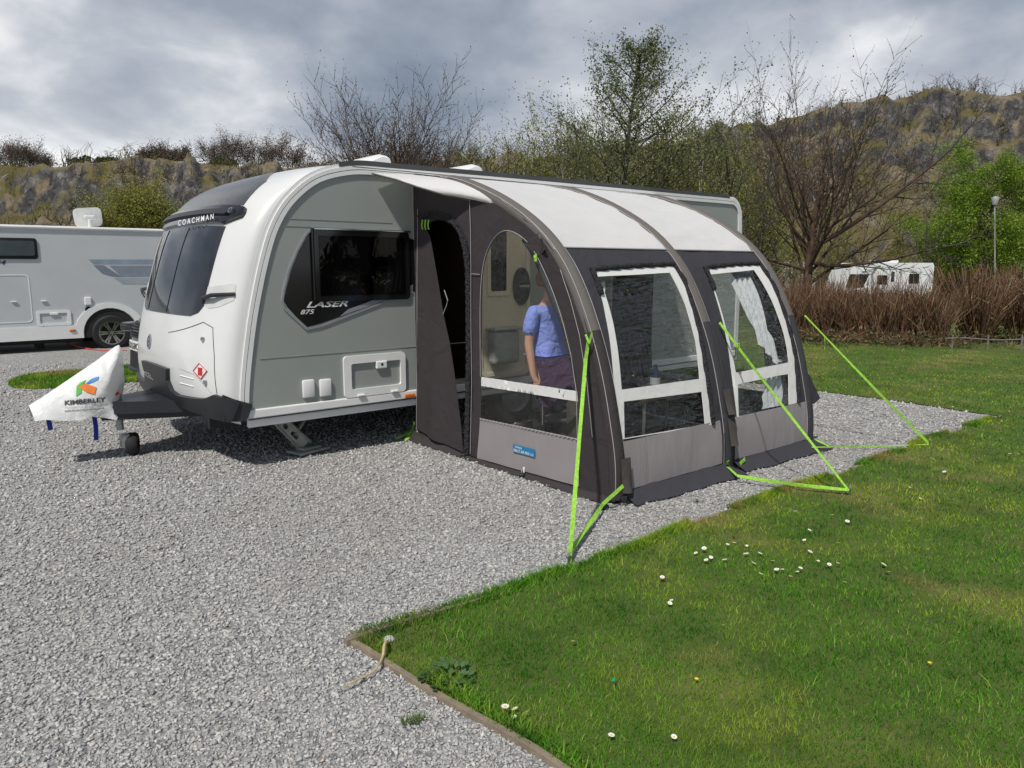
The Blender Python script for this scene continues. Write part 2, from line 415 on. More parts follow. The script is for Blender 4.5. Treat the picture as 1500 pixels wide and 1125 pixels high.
b = MB(); patch(b, fS, nS, sideP, [win, door_hole], 0, .03, .3); b.build('side_panel', M['sage'], car)
b = MB(); fE = lambda x, z: Vector((x, YE, z)); patch(b, fE, lambda x, z: Vector((0, 1, 0)), sideP, (), 0, .02, .5); b.build('far_side_panel', M['sage'], car)
# white ribbed trim strip over the joint, all round the side
path = seam[::-1][3:]+rear[1:-1]
b = MB(); strip(b, path, .0, .030, YS+.03, YS-.014); strip(b, path, .036, .07, YS+.03, YS-.016); strip(b, path, -.03, -.0, YS+.05, YS+.0); b.build('edge_trim', M['trim'], car)
b = MB(); strip(b, path, .0295, .0365, YS+.02, YS-.008); b.build('trim_seal', M['black'], car)
b = MB(); strip(b, [p for p in seam[8:1:-1]]+[p for p in rear if p[0] < 4.93], -.045, -.006, YS-.012, YS+.035)
b.build('awning_rail', pbr('grey_awning_rail', (.06, .062, .066), .45), car)
# fine pressed lines of the side sheet
b = MB()
for pts in (((362, 528), (604, 507)),): 
    a, c = sp(*pts[0]), sp(*pts[1]); z = (a[1]+c[1])/2; b.box(((-1.5+5.1)/2, YS-.001, z), (6.55, .006, .008))
for z in (2.02, 1.96): b.box((-.72, YS-.001, z), (1.0, .005, .006))
b.build('side_crease', pbr('grey_green_light', (.27, .295, .285), .4), car)
# skirt
b = MB(); x0, x1 = -1.6, 5.15
b.box(((x0+x1)/2, YS+.005, .463), (x1-x0, .05, .075), bev=.01); b.box(((x0+x1)/2, YS+.012, .388), (x1-x0, .04, .07), bev=.012); b.build('skirt', M['trim'], car)
b = MB(); b.box(((x0+x1)/2, YS-.006, .4245), (x1-x0, .04, .006)); b.build('skirt_seal', M['black'], car)
b = MB(); b.box((1.75, YC, .44), (6.7, 2.3, .06)); b.box((1.2, YC-.55, .33), (5.8, .06, .16)); b.box((1.2, YC+.55, .33), (5.8, .06, .16)); b.build('chassis', M['dark_plastic'], car)
a = ony(598, 580, YS-.03); b = MB(); b.box((a.x+.02, YS-.022, a.z), (.11, .03, .035), bev=.008); b.build('marker_light', M['orange'], car)
# dark graphic round the front window
deco = [sp(*p) for p in [(462, 335), (458, 336), (450, 345), (438, 368), (427, 395), (419, 425), (416, 440), (420, 449), (434, 464), (450, 479), (470, 474), (498, 464), (545, 446), (604, 424), (604, 410), (594, 380), (604, 345)]]
deco = [p for p in deco[:-3]]+[(.03, 1.37), (.03, 1.87), (-.1, 1.905)]
b = MB(); patch(b, fS, nS, deco, [win], .004, .006, .3); b.build('window_graphic', M['black'], car)
b = MB()
line = [sp(*p) for p in [(460, 334), (449, 343), (436, 366), (424, 394), (416, 424), (413.5, 441), (417, 452), (433, 467), (450, 482.5)]]
strip(b, line, -.004, .012, YS+.0, YS-.010)
line = [sp(*p) for p in [(450, 481), (470, 477), (498, 466.5), (545, 448.5), (604, 427)]]
strip(b, line, -.006, .012, YS, YS-.010)
g = [sp(*p) for p in [(498, 463), (510, 453), (545, 440), (604, 417), (604, 424), (545, 446)]]; patch(b, fS, nS, g, (), .0085, .004, .3)
b.build('graphic_edging', M['silver'], car)
# front side window: frame, tinted pane, inside lining with bunk, curtain
w = MB(); wf = rrect(-.985, 1.345, -.06, 1.945, .035); patch(w, fS, nS, wf, [rrect(-.93, 1.40, -.115, 1.885, .03)], .022, .05, .3); wind = w.build('window', M['black'], car)
m = MB(); m.box((-.522, YS-.024, 1.6425), (.83, .006, .50)); m.build('pane', pvc('tinted_window_acrylic', (.30, .30, .31), .03, .02, rough=.02), wind)
m = MB(); m.box((-.52, YS-.032, 1.945), (.93, .03, .018), bev=.005); m.build('window_hinge', M['chrome'], wind)
m = MB(); m.tube([(-.99, YS-.02, 1.95), (-.99, YS-.02, 1.36)], .012); m.build('window_stay', M['black'], wind)
m = MB(); ly0, ly1 = YS+.04, YE-.08
for c, d in (((-.5, YE-.1, 1.33), (1.15, .02, 1.56)), ((.03, YC, 1.33), (.02, 2.2, 1.56)), ((-1.08, YC, 1.33), (.02, 2.2, 1.56)), ((-.5, YC, .56), (1.15, 2.2, .02)), ((-.5, YC, 2.12), (1.15, 2.2, .02))): m.box(c, d)
m.build('cabin_lining', pbr('cabin_lining_beige', (.3, .24, .16), .6), car)
m = MB(); m.box((-.5, 4.45, .95), (1.1, .6, .5), bev=.05); m.box((-.5, 4.68, 1.45), (1.1, .16, .55), bev=.06); m.build('bunk_seat', pbr('seat_upholstery', (.12, .115, .11), .9), car)
m = MB(); m.add([(-.45, YE-.115, 1.62), (-.08, YE-.115, 1.62), (-.08, YE-.115, 1.85), (-.37, YE-.115, 1.85)], [(0, 1, 2, 3)]); mm, nt, out = nmat('far_window_daylight'); e = N(nt, 'ShaderNodeEmission'); e.inputs[0].default_value = (.5, .52, .5, 1); e.inputs[1].default_value = .5; L(nt, e.outputs[0], out.inputs[0]); m.build('far_window_glow', mm, car)  # glowing quad on the lining imitates daylight through a far window; no opening
m = MB(); m.grid(lambda u, v: Vector((-.30+.17*u+.06*math.sin(v*2.5), YS+.07+.015*math.sin(u*25), 1.36+.52*v)), 24, 6); m.build('cabin_curtain', M['curtain'], car, smooth=60)
# doorway and open door
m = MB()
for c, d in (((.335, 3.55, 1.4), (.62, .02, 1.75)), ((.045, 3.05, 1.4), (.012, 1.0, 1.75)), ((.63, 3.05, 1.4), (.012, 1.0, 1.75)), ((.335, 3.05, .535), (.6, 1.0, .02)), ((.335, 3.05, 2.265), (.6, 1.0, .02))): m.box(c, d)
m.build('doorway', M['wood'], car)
m = MB(); yD = 2.42
dl = rrect(.66, .53, 1.345, 2.22, .09); fD = lambda x, z: Vector((x, yD, z)); patch(m, fD, nS, dl, (), .0, .045, .4)
door = m.build('door', M['cream'], car)
m = MB(); patch(m, fD, nS, rrect(.685, .555, 1.32, 2.195, .08), [rrect(.72, .59, 1.285, 2.16, .07)], .008, .01, .4); m.build('door_frame', M['cream'], door)
m = MB(); patch(m, fD, nS, rrect(.83, 1.4, 1.02, 2.05, .02), (), .008, .006, .3); m.build('pane', M['black'], door)
m = MB(); patch(m, fD, nS, rrect(.78, 1.35, 1.07, 2.1, .04), [rrect(.825, 1.395, 1.025, 2.055, .02)], .012, .014, .3); m.build('pane_frame', M['cream'], door)
m = MB(); m.box((.94, yD-.07, .85), (.33, .12, .33), bev=.035); m.box((.94, yD-.08, 1.03), (.36, .15, .03), bev=.01); m.build('door_bin', M['bin'], door)
m = MB(); el = [(1.22+.11*math.cos(a), 1.44+.19*math.sin(a)) for a in np.linspace(0, 2*math.pi, 24, endpoint=False)]; patch(m, fD, nS, el, (), .02, .02, .3); m.build('latch_plate', M['dark_plastic'], door)
m = MB(); m.box((1.23, yD-.04, 1.44), (.13, .02, .025), bev=.006); m.build('door_handle', M['alum'], door)
# front window, skylight, brow
def mirror_outline(near, k=1.):               # near-side edge (t, phi) from top to bottom -> closed outline, mirrored about the centre line
    return near+[(t, -p*k) for t, p in near[::-1]]
def near_pts(pts): return [invF(*p) for p in pts]
wn = near_pts([(331, 332), (322, 358), (312, 393), (303, 428), (299, 448), (291, 458), (279, 463)])
wo = mirror_outline(wn, .80)
m = MB(); patch(m, surfF, nF, wo, (), .005, .012, .012, .06); fw = m.build('front_window', M['glassdark'], car, smooth=30)
m = MB()
for f in (-.42, .10):
    m = MB(); m.tube([surfF(t, lerp(wn[0][1], wn[3][1], (t-wn[0][0])/(wn[-1][0]-wn[0][0]))*f)+nF(t, .1)*.006 for t in np.linspace(wn[0][0]+.004, wn[-1][0]-.004, 14)], .004, 5); m.build('window_rib', M['black'], fw)
sk = near_pts([(407, 255), (390, 266), (371, 283), (357, 301)])
m = MB(); patch(m, surfF, nF, mirror_outline(sk, .74), (), .006, .012, .012, .06); m.build('skylight', M['skylight'], car, smooth=30)
br = near_pts([(354, 304), (362, 306), (361, 312), (357, 318), (347, 321.5), (338, 325), (329, 328.5)])
m = MB(); patch(m, surfF, nF, mirror_outline(br, .9), (), .03, .06, .012, .05); brow = m.build('brow_bar', M['black'], car, smooth=30)
tb = br[0][0]
m = MB(); patch(m, surfF, nF, mirror_outline(near_pts([(338, 311), (341, 315), (335, 318)])), (), .05, .04, .012, .05); m.build('brow_lip', M['dark_plastic'], brow, smooth=30)
q = [invF(271, 335), invF(323, 325.5), invF(271, 327.5), invF(323, 318)]
m = MB(); text_on(m, 'C O A C H M A N', lambda u, v: (lambda t, p: surfF(t, p)+nF(t, p)*.054)(*invF(lerp(269, 321, u), lerp(335.5, 326, u)-7.5*v)), .012)
m.build('lettering', M['lettering_white'], brow)
m = MB(); h = invF(344, 313); m.lathe([(.0, .0), (.028, .0), (.028, .02), (.016, .022), (.016, .004), (0, .004)], surfF(*h)+nF(*h)*.03, 14, M=nF(*h).to_track_quat('Z', 'Y').to_matrix()); m.build('brow_light', M['chrome'], brow)
# grab handles (near and far corner)
for sgn in (1, -1):
    hp = [invF(*p) for p in [(298, 444), (302, 438), (316, 434.5), (345, 431)]]
    m = MB(); m.tube([surfF(t, p*sgn)+nF(t, p*sgn)*o for (t, p), o in zip(hp, (.0, .03, .045, .012))], [.016, .018, .018, .014], 8); m.build('grab_handle', M['dark_plastic'], car, smooth=60)
    rc = [invF(*p) for p in [(298, 428), (303, 421), (343, 415), (346, 418), (343, 440), (320, 450), (306, 452), (297, 445)]]
    m = MB(); patch(m, surfF, nF, [(t, p*sgn) for t, p in rc], (), .003, .004, .01, .03); m.build('handle_recess', pbr('recess_plastic', (.55, .56, .55), .45), car, smooth=40)
# lower bumper moulding, wings, panel gaps, emblem, sticker, knobs, vents
upn = near_pts([(249, 556), (256, 572), (265, 578), (292, 582.5), (303, 583), (316, 577.5), (338, 584), (352, 589)])
up = [(t, p) for t, p in upn]
wbr = [(.998, up[-1][1]), (.998, .0)]
cl = invF(212, 522)
tm = min(np.linspace(.6, .99, 200), key=lambda t: abs((lambda x, y: y-(523+(x-208)*.44))(*proj(surfF(t, 0)))))
half = [(tm, 0.0), invF(249, 540)]+up
bt = [invF(*p) for p in [(340, 617), (311, 618), (288, 613), (271, 603), (245, 592)]]; ol = half+[(min(.998, t), p) for t, p in bt]+[(.985, 0.)]; ol = ol+[(t, -p) for t, p in ol[::-1] if p != 0]
m = MB(); patch(m, surfF, nF, ol, (), .035, .06, .012, .05); bump = m.build('bumper', M['dark_plastic'], car, smooth=35)
for sgn in (1, -1):
    yw = YS-.035 if sgn == 1 else YE+.035
    fW = lambda x, z: Vector((x, yw-sgn*.05*sstep(-1.60, -1.75, x)*-1, z)); wpl = [(ony(*p, YS-.03).x, ony(*p, YS-.03).z) for p in [(331, 580), (345, 585.5), (369, 592), (368, 599), (361, 617), (345, 619), (331, 618)]]
    m = MB(); patch(m, fW, lambda x, z: Vector((0, -sgn, 0)), wpl, (), 0, .10, .05); m.build('bumper_wing', M['dark_plastic'], bump, smooth=25)
q = [invF(219, 549), invF(231, 555), invF(216, 541), invF(228, 547)]
m = MB(); text_on(m, 'XCEL', lambda u, v: (lambda t, p: surfF(t, p)+nF(t, p)*.038)(*[lerp(lerp(q[0][k], q[1][k], u), lerp(q[2][k], q[3][k], u), v) for k in (0, 1)]), -.01)
m.build('lettering', M['lettering_white'], bump)
def gap(pts, r=.0035, mat='black', name='panel_gap'):
    pp = resample([invF(*p) for p in pts], .02, .03, False); m = MB(); m.tube([surfF(*p)+nF(*p)*.0005 for p in pp], r, 5); return m.build(name, M[mat], car)
gap([(247, 487), (270, 482), (298, 472), (312, 480), (314, 520), (318, 577)]); gap([(263, 540), (285, 549), (310, 576)], .002, 'silver')
for y0 in (550, 561): gap([(264, y0), (284, y0+5.5)], .006, 'trim', 'vent_rib')
m = MB(); bc = invF(219, 500); R = nF(*bc).to_track_quat('Z', 'Y').to_matrix()
m.lathe([(0, .008), (.062, .008), (.07, .004), (.07, -.01)], surfF(*bc), 24, M=R); em = m.build('emblem', M['silver'], car, smooth=40)
m = MB(); m.lathe([(.05, .0095), (.036, .0095)], surfF(*bc), 20, M=R); m.lathe([(.015, .0095), (.0, .0095)], surfF(*bc), 20, M=R); m.build('emblem_ring', M['black'], em)
dq = [invF(*p) for p in [(293, 532), (304, 543), (295, 555), (284, 543)]]
m = MB(); patch(m, surfF, nF, dq, (), .004, .004, .03, .05); st = m.build('hazard_sticker', M['lettering_white'], car)
m = MB()
for i in range(4):
    a, c = dq[i], dq[(i+1) % 4]; m.tube([surfF(lerp(a[0], c[0], q), lerp(a[1], c[1], q))+nF(*a)*.008 for q in (0, .5, 1)], .003, 5)
patch(m, surfF, nF, near_pts([(291, 538), (297, 539), (297, 550), (291, 549)]), (), .008, .003, .03, .05); m.build('hazard_symbol', M['red'], st)
for px, py in ((298, 497), (301.5, 560)):
    k = invF(px, py); m = MB(); m.lathe([(0, .02), (.016, .018), (.02, 0)], surfF(*k), 12, M=nF(*k).to_track_quat('Z', 'Y').to_matrix()); m.build('lock_knob', M['chrome'], car, smooth=40)
# side: lettering, service covers, locker
m = MB(); p0, p1 = sp(448, 450.5), sp(509, 449); zc = (p0[1]+p1[1])/2+.02
text_on(m, 'LASER', quadmap((p0[0], YS-.0125, zc-.02), (p1[0], YS-.0125, zc-.02), (p0[0], YS-.0125, zc+.030)), .02, .35)
p0, p1 = sp(439.5, 460.5), sp(460, 460)
text_on(m, '875', quadmap((p0[0], YS-.0125, p0[1]), (p1[0], YS-.0125, p0[1]), (p0[0], YS-.0125, p0[1]+.038)), .012, .3)
m.build('lettering', M['lettering_white'], car)
for (a, c) in (((442.5, 583), (459, 555)), ((467.5, 581), (483.5, 554))):
    p, q2 = sp(*a), sp(*c); m = MB(); m.box(((p[0]+q2[0])/2, YS-.014, (p[1]+q2[1])/2), (q2[0]-p[0], .03, q2[1]-p[1]), bev=.012); m.build('service_cover', M['trim'], car, smooth=40)
p, q2 = sp(503.5, 574), sp(592, 521); z0, z1 = .502, .868
m = MB(); patch(m, fS, nS, rrect(p[0], z0, q2[0], z1, .035), [rrect(p[0]+.07, z0+.07, q2[0]-.05, z1-.07, .02)], .022, .03, .3); lk = m.build('locker_hatch', M['trim'], car)
m = MB(); cx = (p[0]+q2[0])/2+.06; m.box((cx, YS-.016, z1-.10), (.11, .03, .07), bev=.01); m.build('hatch_latch', M['trim'], lk)
m = MB(); m.lathe([(0, -.034), (.012, -.034), (.012, -.02)], (cx, YS, z1-.095), 10, 'Y'); m.build('keyhole', M['black'], lk)
for f in (.25, .8):
    m = MB(); m.box((lerp(p[0], q2[0], f), YS-.03, z0+.012), (.07, .02, .018), bev=.005); m.build('hatch_hinge', M['trim'], lk)
# roof boxes
for px0, px1, py in ((489, 556, 244), (628, 687, 258)):
    y = 3.4; a = ony(px0, py, y); c = ony(px1, py, y); x0, x1 = a.x, c.x; z = 2.53
    m = MB(); pr = [(x0, z-.03), (x0+.04, z+.01), (lerp(x0, x1, .45), z+.115), (x1-.14, z+.175), (x1-.06, z+.165), (x1, z-.02)]
    for k, yy in enumerate((y-.3, y-.24, y+.24, y+.3)):
        s = 0 if k in (1, 2) else -.03; m.v += [Vector((xx, yy, zz+s)) for xx, zz in pr]
    n = len(pr); m.f += [(i*n+j, i*n+j+1, (i+1)*n+j+1, (i+1)*n+j) for i in range(3) for j in range(n-1)]+[tuple(range(n)), tuple(range(3*n, 4*n))]; m.m = [0]*len(m.f)
    m.build('roof_vent', M['trim'], car, smooth=45)
# running gear, corner steady, A-frame, jockey wheel
for x in (1.25, 2.05):
    for y in (YS+.12, YE-.12):
        m = MB(); sg = 1 if y < YC else -1
        m.lathe([(.2, -.1), (.30, -.1), (.325, -.07), (.33, 0), (.325, .07), (.30, .1), (.2, .1)], (x, y, .33), 28, 'Y'); wh = m.build('wheel', M['rubber'], car, smooth=40)
        m = MB(); m.lathe([(0, -.07*sg), (.06, -.08*sg), (.19, -.05*sg), (.205, -.095*sg)], (x, y, .33), 20, 'Y'); m.build('rim', M['steel'], wh, smooth=40)
T = ony(400, 612, 2.68); F = onz(446, 660, .03)
for sgn in (1, -1):
    T2 = Vector((T.x, YC+(T.y+.05-YC)*sgn, .42)); F2 = Vector((F.x+.02, YC+(F.y-YC)*sgn, .06))
    d = (F2-T2); L_ = d.length; zx = d.normalized(); nn = (Vector((0, sgn, 0))-zx*zx.dot(Vector((0, sgn, 0)))).normalized(); sd = nn.cross(zx)
    m = MB()
    fL = lambda u, v: T2+zx*u+sd*v; nL = lambda u, v: -nn
    holes = [[(u+.022*math.cos(a)*1.3, .022*math.sin(a)) for a in np.linspace(0, 2*math.pi, 10, endpoint=False)] for u in (.08, .2, .30, L_-.14)]
    patch(m, fL, nL, [(0, -.045), (L_-.02, -.055), (L_-.02, .055), (0, .045)], holes, .0, .03, .06)
    for s_ in (-1, 1): m.tube([T2+sd*.045*s_, F2+sd*.055*s_], .013, 6)
    leg = m.build('corner_steady', M['alum'], car)
    m = MB(); ft = []
    m.box((F2.x+.02, F2.y, .032), (.34, .2, .03), rz=.25*sgn, bev=.012); m.box((F2.x+.02, F2.y, .054), (.2, .12, .025), rz=.25*sgn, bev=.01); m.build('foot', M['alum'], leg)
    m = MB(); m.tube([T2+Vector((.45, .1*sgn, -.0)), T2+zx*.32], .016, 8); m.build('strut', M['steel'], leg)
for sgn in (1, -1):
    m = MB(); m.box((0, 0, 0), (.1, .1, .1)); m = MB()
    a = Vector((-2.42, YC-.05*sgn, .41)); c = Vector((-1.2, YC-.62*sgn, .41)); d = (c-a); ang = math.atan2(d.y, d.x)
    m.box((a+c)/2, (d.length, .06, .13), rz=ang, bev=.01); m.build('frame_rail', M['dark_plastic'], car)
m = MB(); ap = [(-2.34, YC-.14), (-1.85, YC-.42), (-1.85, YC+.42), (-2.34, YC+.14)]
m.add([(x, y, z) for z in (.40, .505) for x, y in ap], [(3, 2, 1, 0), (4, 5, 6, 7), (0, 1, 5, 4), (1, 2, 6, 5), (2, 3, 7, 6), (3, 0, 4, 7)]); m.build('hitch_fairing', M['dark_plastic'], car)
m = MB(); m.box((-2.36, YC, .44), (.12, .15, .11), bev=.02); m.tube([(-2.4, YC, .47), (-2.7, YC, .47)], [.045, .04], 10); m.box((-2.72, YC, .46), (.14, .11, .1), bev=.03); m.build('hitch_head', M['steel'], car, smooth=40)
m = MB(); m.tube([(-2.43, YC-.06, .50), (-2.36, YC-.09, .55), (-2.28, YC-.09, .575)], [.02, .018, .012], 8); m.build('brake_lever', M['red'], car, smooth=50)
m = MB(); m.tube([(-2.28, YC-.02, .6), (-2.28, YC-.02, .24)], .03, 12); m.box((-2.25, YC-.02, .14), (.07, .1, .12), bev=.01); jk = m.build('jockey_wheel', M['steel'], car, smooth=40)
m = MB(); m.lathe([(.03, -.045), (.085, -.045), (.1, -.025), (.1, .025), (.085, .045), (.03, .045)], (-2.19, YC-.02, .102), 20, 'Y', M=Matrix.Rotation(math.radians(68), 3, 'Z')); m.build('tyre', M['rubber'], jk, smooth=40)
# ------------------------------------------------------------------ white hitch cover
hc0 = ony(110, 612, YC)
cov = thing('hitch_cover', 'white plastic hitch cover printed with a green, blue and orange K, hanging over the coupling', 'hitch cover', (hc0.x, YC, .35))
covm = fabric('white_vinyl_cover', (.68, .69, .69), .45, .02, .5, cs=6)
oc = [ony(*p, YC) for p in [(42, 594), (60, 583), (100, 556), (140, 529), (168, 508), (174, 505), (179, 512), (181, 535), (183, 560), (178, 585), (165, 612), (150, 609), (128, 606), (112, 611), (90, 613), (64, 611), (48, 614)]]
oc = [(p.x, p.z) for p in oc]; topl = np.array(resample(oc[:10], .02, .02, False))
def bulge(x, z):
    d = np.sqrt(((topl-np.array([x, z]))**2).sum(1)).min(); return .17*(1-math.exp(-d/.10))+.012*math.sin(x*23+z*9)*min(1, d/.1)
for sg in (1, -1):
    fC = lambda x, z, sg=sg: Vector((x, YC-sg*bulge(x, z), z))
    m = MB(); patch(m, fC, lambda x, z, sg=sg: Vector((0, -sg, 0)), oc, (), 0, .0, .02); m.build('cover_side', covm, cov, smooth=80)
def covpt(px, py, o=.006):
    y = YC-.15
    for _ in range(5):
        p = ony(px, py, y); y = YC-bulge(p.x, p.z)
    return Vector((p.x, y-o, p.z))
def covmap(bl, br_, tl): return lambda u, v: covpt(bl[0]+(br_[0]-bl[0])*u+(tl[0]-bl[0])*v, bl[1]+(br_[1]-bl[1])*u+(tl[1]-bl[1])*v)
m = MB(); text_on(m, 'KIMBERLEY', covmap((94.5, 593.5), (155, 588.5), (94.5, 586.5)), .03); m.build('lettering', pbr('dark_print', (.035, .04, .045), .6), cov)
m = MB(); text_on(m, 'www.kimberleycaravans.co.uk', covmap((94, 603.8), (153, 600), (94, 600.3)), .012); m.build('web_address', pbr('dark_print_small', (.06, .065, .07), .6), cov)
m = MB(); text_on(m, 'The Caravan and Motorhome Centre', covmap((94, 598), (154, 594), (94, 595.6)), 0); m.build('tagline', pbr('grey_print', (.4, .41, .42), .6), cov)
for nm, col, pts in (('green_mark', (.07, .42, .06), [(111, 581), (112, 566), (117, 560), (126, 556), (119, 565), (119, 575)]), ('blue_mark', (.02, .22, .6), [(124, 562.5), (132, 561), (143, 556), (145, 551), (135, 554)]), ('orange_mark', (.75, .2, .03), [(113, 567), (124, 561.5), (141, 567), (138, 578), (126, 574)])):
    m = MB(); m.add([covpt(*p, .007) for p in pts], [tuple(range(len(pts)))]); m.build(nm, pbr(nm+'_print', col, .5), cov)
for x, l in ((70, .11), (138, .2)):
    t = ony(x, 611, YC-.03); m = MB(); m.ribbon([t+Vector((0, 0, .05)), t+Vector((.006, 0, -l*.5)), t+Vector((.012 if x < 100 else 0, 0, -l))], .036, (1, 0, 0)); m.build('blue_strap', pbr('blue_webbing', (.01, .03, .30), .7), cov)

# ================================================================== AWNING
PA = [(2.5, 2.462), (2.1, 2.405), (1.72, 2.325), (1.27, 2.165), (.87, 1.955), (.60, 1.735), (.42, 1.50), (.26, 1.19), (.15, .90), (.07, .60), (.01, .3), (.0, .0)]
def prof(s): return spline(PA, s)
def surfA(x, s): y, z = prof(s); return Vector((x, y, z))
nA = numn(surfA, Vector((0, -1, .6)))
invA = Inv(surfA, -.1, 2.85, 0, 1, 90)
AL, AM, AR = .0, 1.335, 2.66
awn = thing('awning', 'grey and white inflatable awning with clear windows, standing against the caravan side', 'awning', (1.3, 1.2, 0))
def sA(z):                              # profile parameter at a height
    lo, hi = 0, 1
    for _ in range(40):
        q = (lo+hi)/2
        if prof(q)[1] > z: lo = q
        else: hi = q
    return lo
s_roof = (invA(845, 372)[1]+invA(1115, 366)[1])/2
# roof skin
def rdisp(u, v): return .012*noise.noise(Vector((u*2.2, v*14, 3)))+.006*noise.noise(Vector((u*7, v*30, 1)))-.02*math.sin(math.pi*min(1, max(0, ((u-.0) % 1.335)/1.335)))*sstep(0, .15, v)
b = MB(); b.grid(lambda u, v: surfA(lerp(AL, AR, u), v*s_roof)+nA(lerp(AL, AR, u), v*s_roof)*rdisp(lerp(AL, AR, u), v), 60, 40)
# tapered ends of the canopy that run on along the caravan rail
eL = [(545, 253), (562, 257.5), (580, 262), (612, 273), (650, 284), (690, 292)]
pl = []
for i, (px, py) in enumerate(eL):
    q = i/5; d = ray(px, py); yy = lerp(2.46, 1.62, q**1.15); pl.append(ony(px, py, yy))
def flapL(u, v):
    e = Vector(spline([tuple(p) for p in pl], v)); r = surfA(.02, .31*v)+Vector((0, 0, -.012))
    return e*(1-u)+r*u
b.grid(flapL, 8, 16)
b.grid(lambda u, v: Vector((lerp(AR, AR+.75*(1-v)**1.4, u), prof(.26*v)[0], prof(.26*v)[1]+.004)), 8, 16)
roof = b.build('roof', M['roofwhite'], awn, smooth=70)
b = MB(); b.tube([(-.6, YS-.005, 2.472), (3.42, YS-.005, 2.472)], .011, 6)
for i in range(len(pl)-1): pass
b.tube([p+Vector((0, 0, -.006)) for p in pl], .008, 5); b.build('roof_piping', M['taupe'], roof)
b = MB(); b.tube([surfA(x, s_roof-.004)+nA(x, s_roof)*.006 for x in np.linspace(AL+.05, AR-.05, 24)], .007, 5); b.build('roof_hem', M['stitch'], roof)
# air beams in their sleeves
for x0, nm in ((AL+.055, 1), (AM, 2), (AR-.04, 3)):
    b = MB(); pts = [surfA(x0, s)-nA(x0, s)*.034 for s in np.linspace(.035, .985, 50)]
    rr = [.03+.03*sstep(.0, .12, s) for s in np.linspace(0, 1, 50)]
    ks = 32; b.tube(pts[:ks], rr[:ks], 12); bm_ = b.build('air_beam', M['taupe'], awn, smooth=60); b = MB(); b.tube(pts[ks-1:], [q*1.04 for q in rr[ks-1:]], 12); b.build('beam_leg', M['charcoal' if nm == 1 else 'charcoal_front'], awn, smooth=60)
    b = MB()
    for sd in (-1, 1):
        b.tube([surfA(x0+sd*.05, s)+nA(x0, s)*.004 for s in np.linspace(.08, .97, 50)], .0035, 4)
    b.build('beam_seam', M['stitch'], bm_)
# front wall fabric around the two window panels
panels = []
fr1 = [(866, 396), (925, 391), (985, 388), (1001, 412), (1018, 465), (1032, 540), (1043, 622), (903, 645), (899, 570), (892, 490), (880, 432)]
fr2 = [(1032, 393), (1075, 388), (1111, 387), (1131, 417), (1151, 470), (1164, 525), (1168, 590), (1079, 611), (1071, 545), (1058, 470), (1045, 425)]
in1u = [(873, 406), (981, 400), (1003, 446), (1018, 500), (1024, 555), (910, 571), (905, 520), (897, 470), (886, 432)]
in1l = [(913, 588.5), (1027, 574), (1032, 622), (914, 642)]
in2u = [(1036, 403), (1104, 396), (1130, 440), (1148, 490), (1155, 531), (1077, 546), (1071, 515), (1061, 475), (1048, 430)]
in2l = [(1080, 563), (1141, 550), (1154, 548), (1155, 594), (1081, 610)]
F1, F2, I1U, I1L, I2U, I2L = [invA.many(q) for q in (fr1, fr2, in1u, in1l, in2u, in2l)]
s_gl = (invA(903, 716)[1]+invA(1055, 683)[1]+invA(1080, 672)[1])/3
for k, (Fo, Iu, Il, xa, xb) in enumerate(((F1, I1U, I1L, AL+.06, AM-.05), (F2, I2U, I2L, AM+.05, AR-.05))):
    sgb = (Fo[-4][1]+Fo[-5][1])/2 if k == 0 else (Fo[6][1]+Fo[7][1])/2
    b = MB(); out_ = [(xa, s_roof-.005), (xb, s_roof-.005), (xb, .99), (xa, .99)]
    patch(b, surfA, nA, out_, [Fo], 0, .004, .06, .03, lambda u, v: .006*noise.noise(Vector((u*4, v*16, k))))
    wall = b.build('front_wall', M['charcoal_front'], awn, smooth=70)
    b = MB(); patch(b, surfA, nA, Fo, [Iu, Il], .006, .005, .05, .025, lambda u, v: .003*noise.noise(Vector((u*7, v*30, k+5)))); wf = b.build('window_border', M['whiteframe'], awn, smooth=70)
    b = MB(); patch(b, surfA, nA, Iu, (), -.002, 0, .04, .02, lambda u, v: .010*noise.noise(Vector((u*2.5+k*9, v*22, 2)))); b.build('window_film', M['pvc'], wf, smooth=80)
    b = MB(); patch(b, surfA, nA, Il, (), -.002, 0, .04, .02, lambda u, v: .008*noise.noise(Vector((u*2.5+k*9, v*14, 7)))); b.build('lower_window_film', M['pvc'], wf, smooth=80)
    # gathered piping round the top and the far side of the border
    e = resample([Fo[-1], Fo[0], Fo[1], Fo[2], Fo[3], Fo[4], Fo[5], Fo[6]], .05, .02, False); b = MB()
    b.tube([surfA(*p)+nA(*p)*.012 for p in e], [.02+.005*math.sin(i*2.1) for i in range(len(e))], 8); b.build('gathered_piping', M['ruche'], wall, smooth=70)
    b = MB(); lp = [(xa+.05, sgb), (xb-.035, sgb), (xb-.035, s_gl), (xa+.05, s_gl)]
    patch(b, surfA, nA, lp, (), .008, .005, .05, .02, lambda u, v: .007*noise.noise(Vector((u*3, v*16, k+11)))); b.build('lower_panel', M['lightgrey'], awn, smooth=70)
    # mud flap, flared out over the gravel
    b = MB(); x_a, x_b = xa+.02, (xb+.02 if k == 0 else AR+.02)
    y0, z0 = prof(s_gl)
    b.grid(lambda u, v: Vector((lerp(x_a, x_b, u)+(.05*u*v), lerp(y0-.012, y0-.14-.05*u+.03*noise.noise(Vector((u*5, k, 0))), v**1.3), max(.014, lerp(z0, .012, v)+.012*noise.noise(Vector((u*6, v*2, 4+k)))))), 26, 9); b.build('mud_flap', M['charcoal_front'], awn, smooth=70)
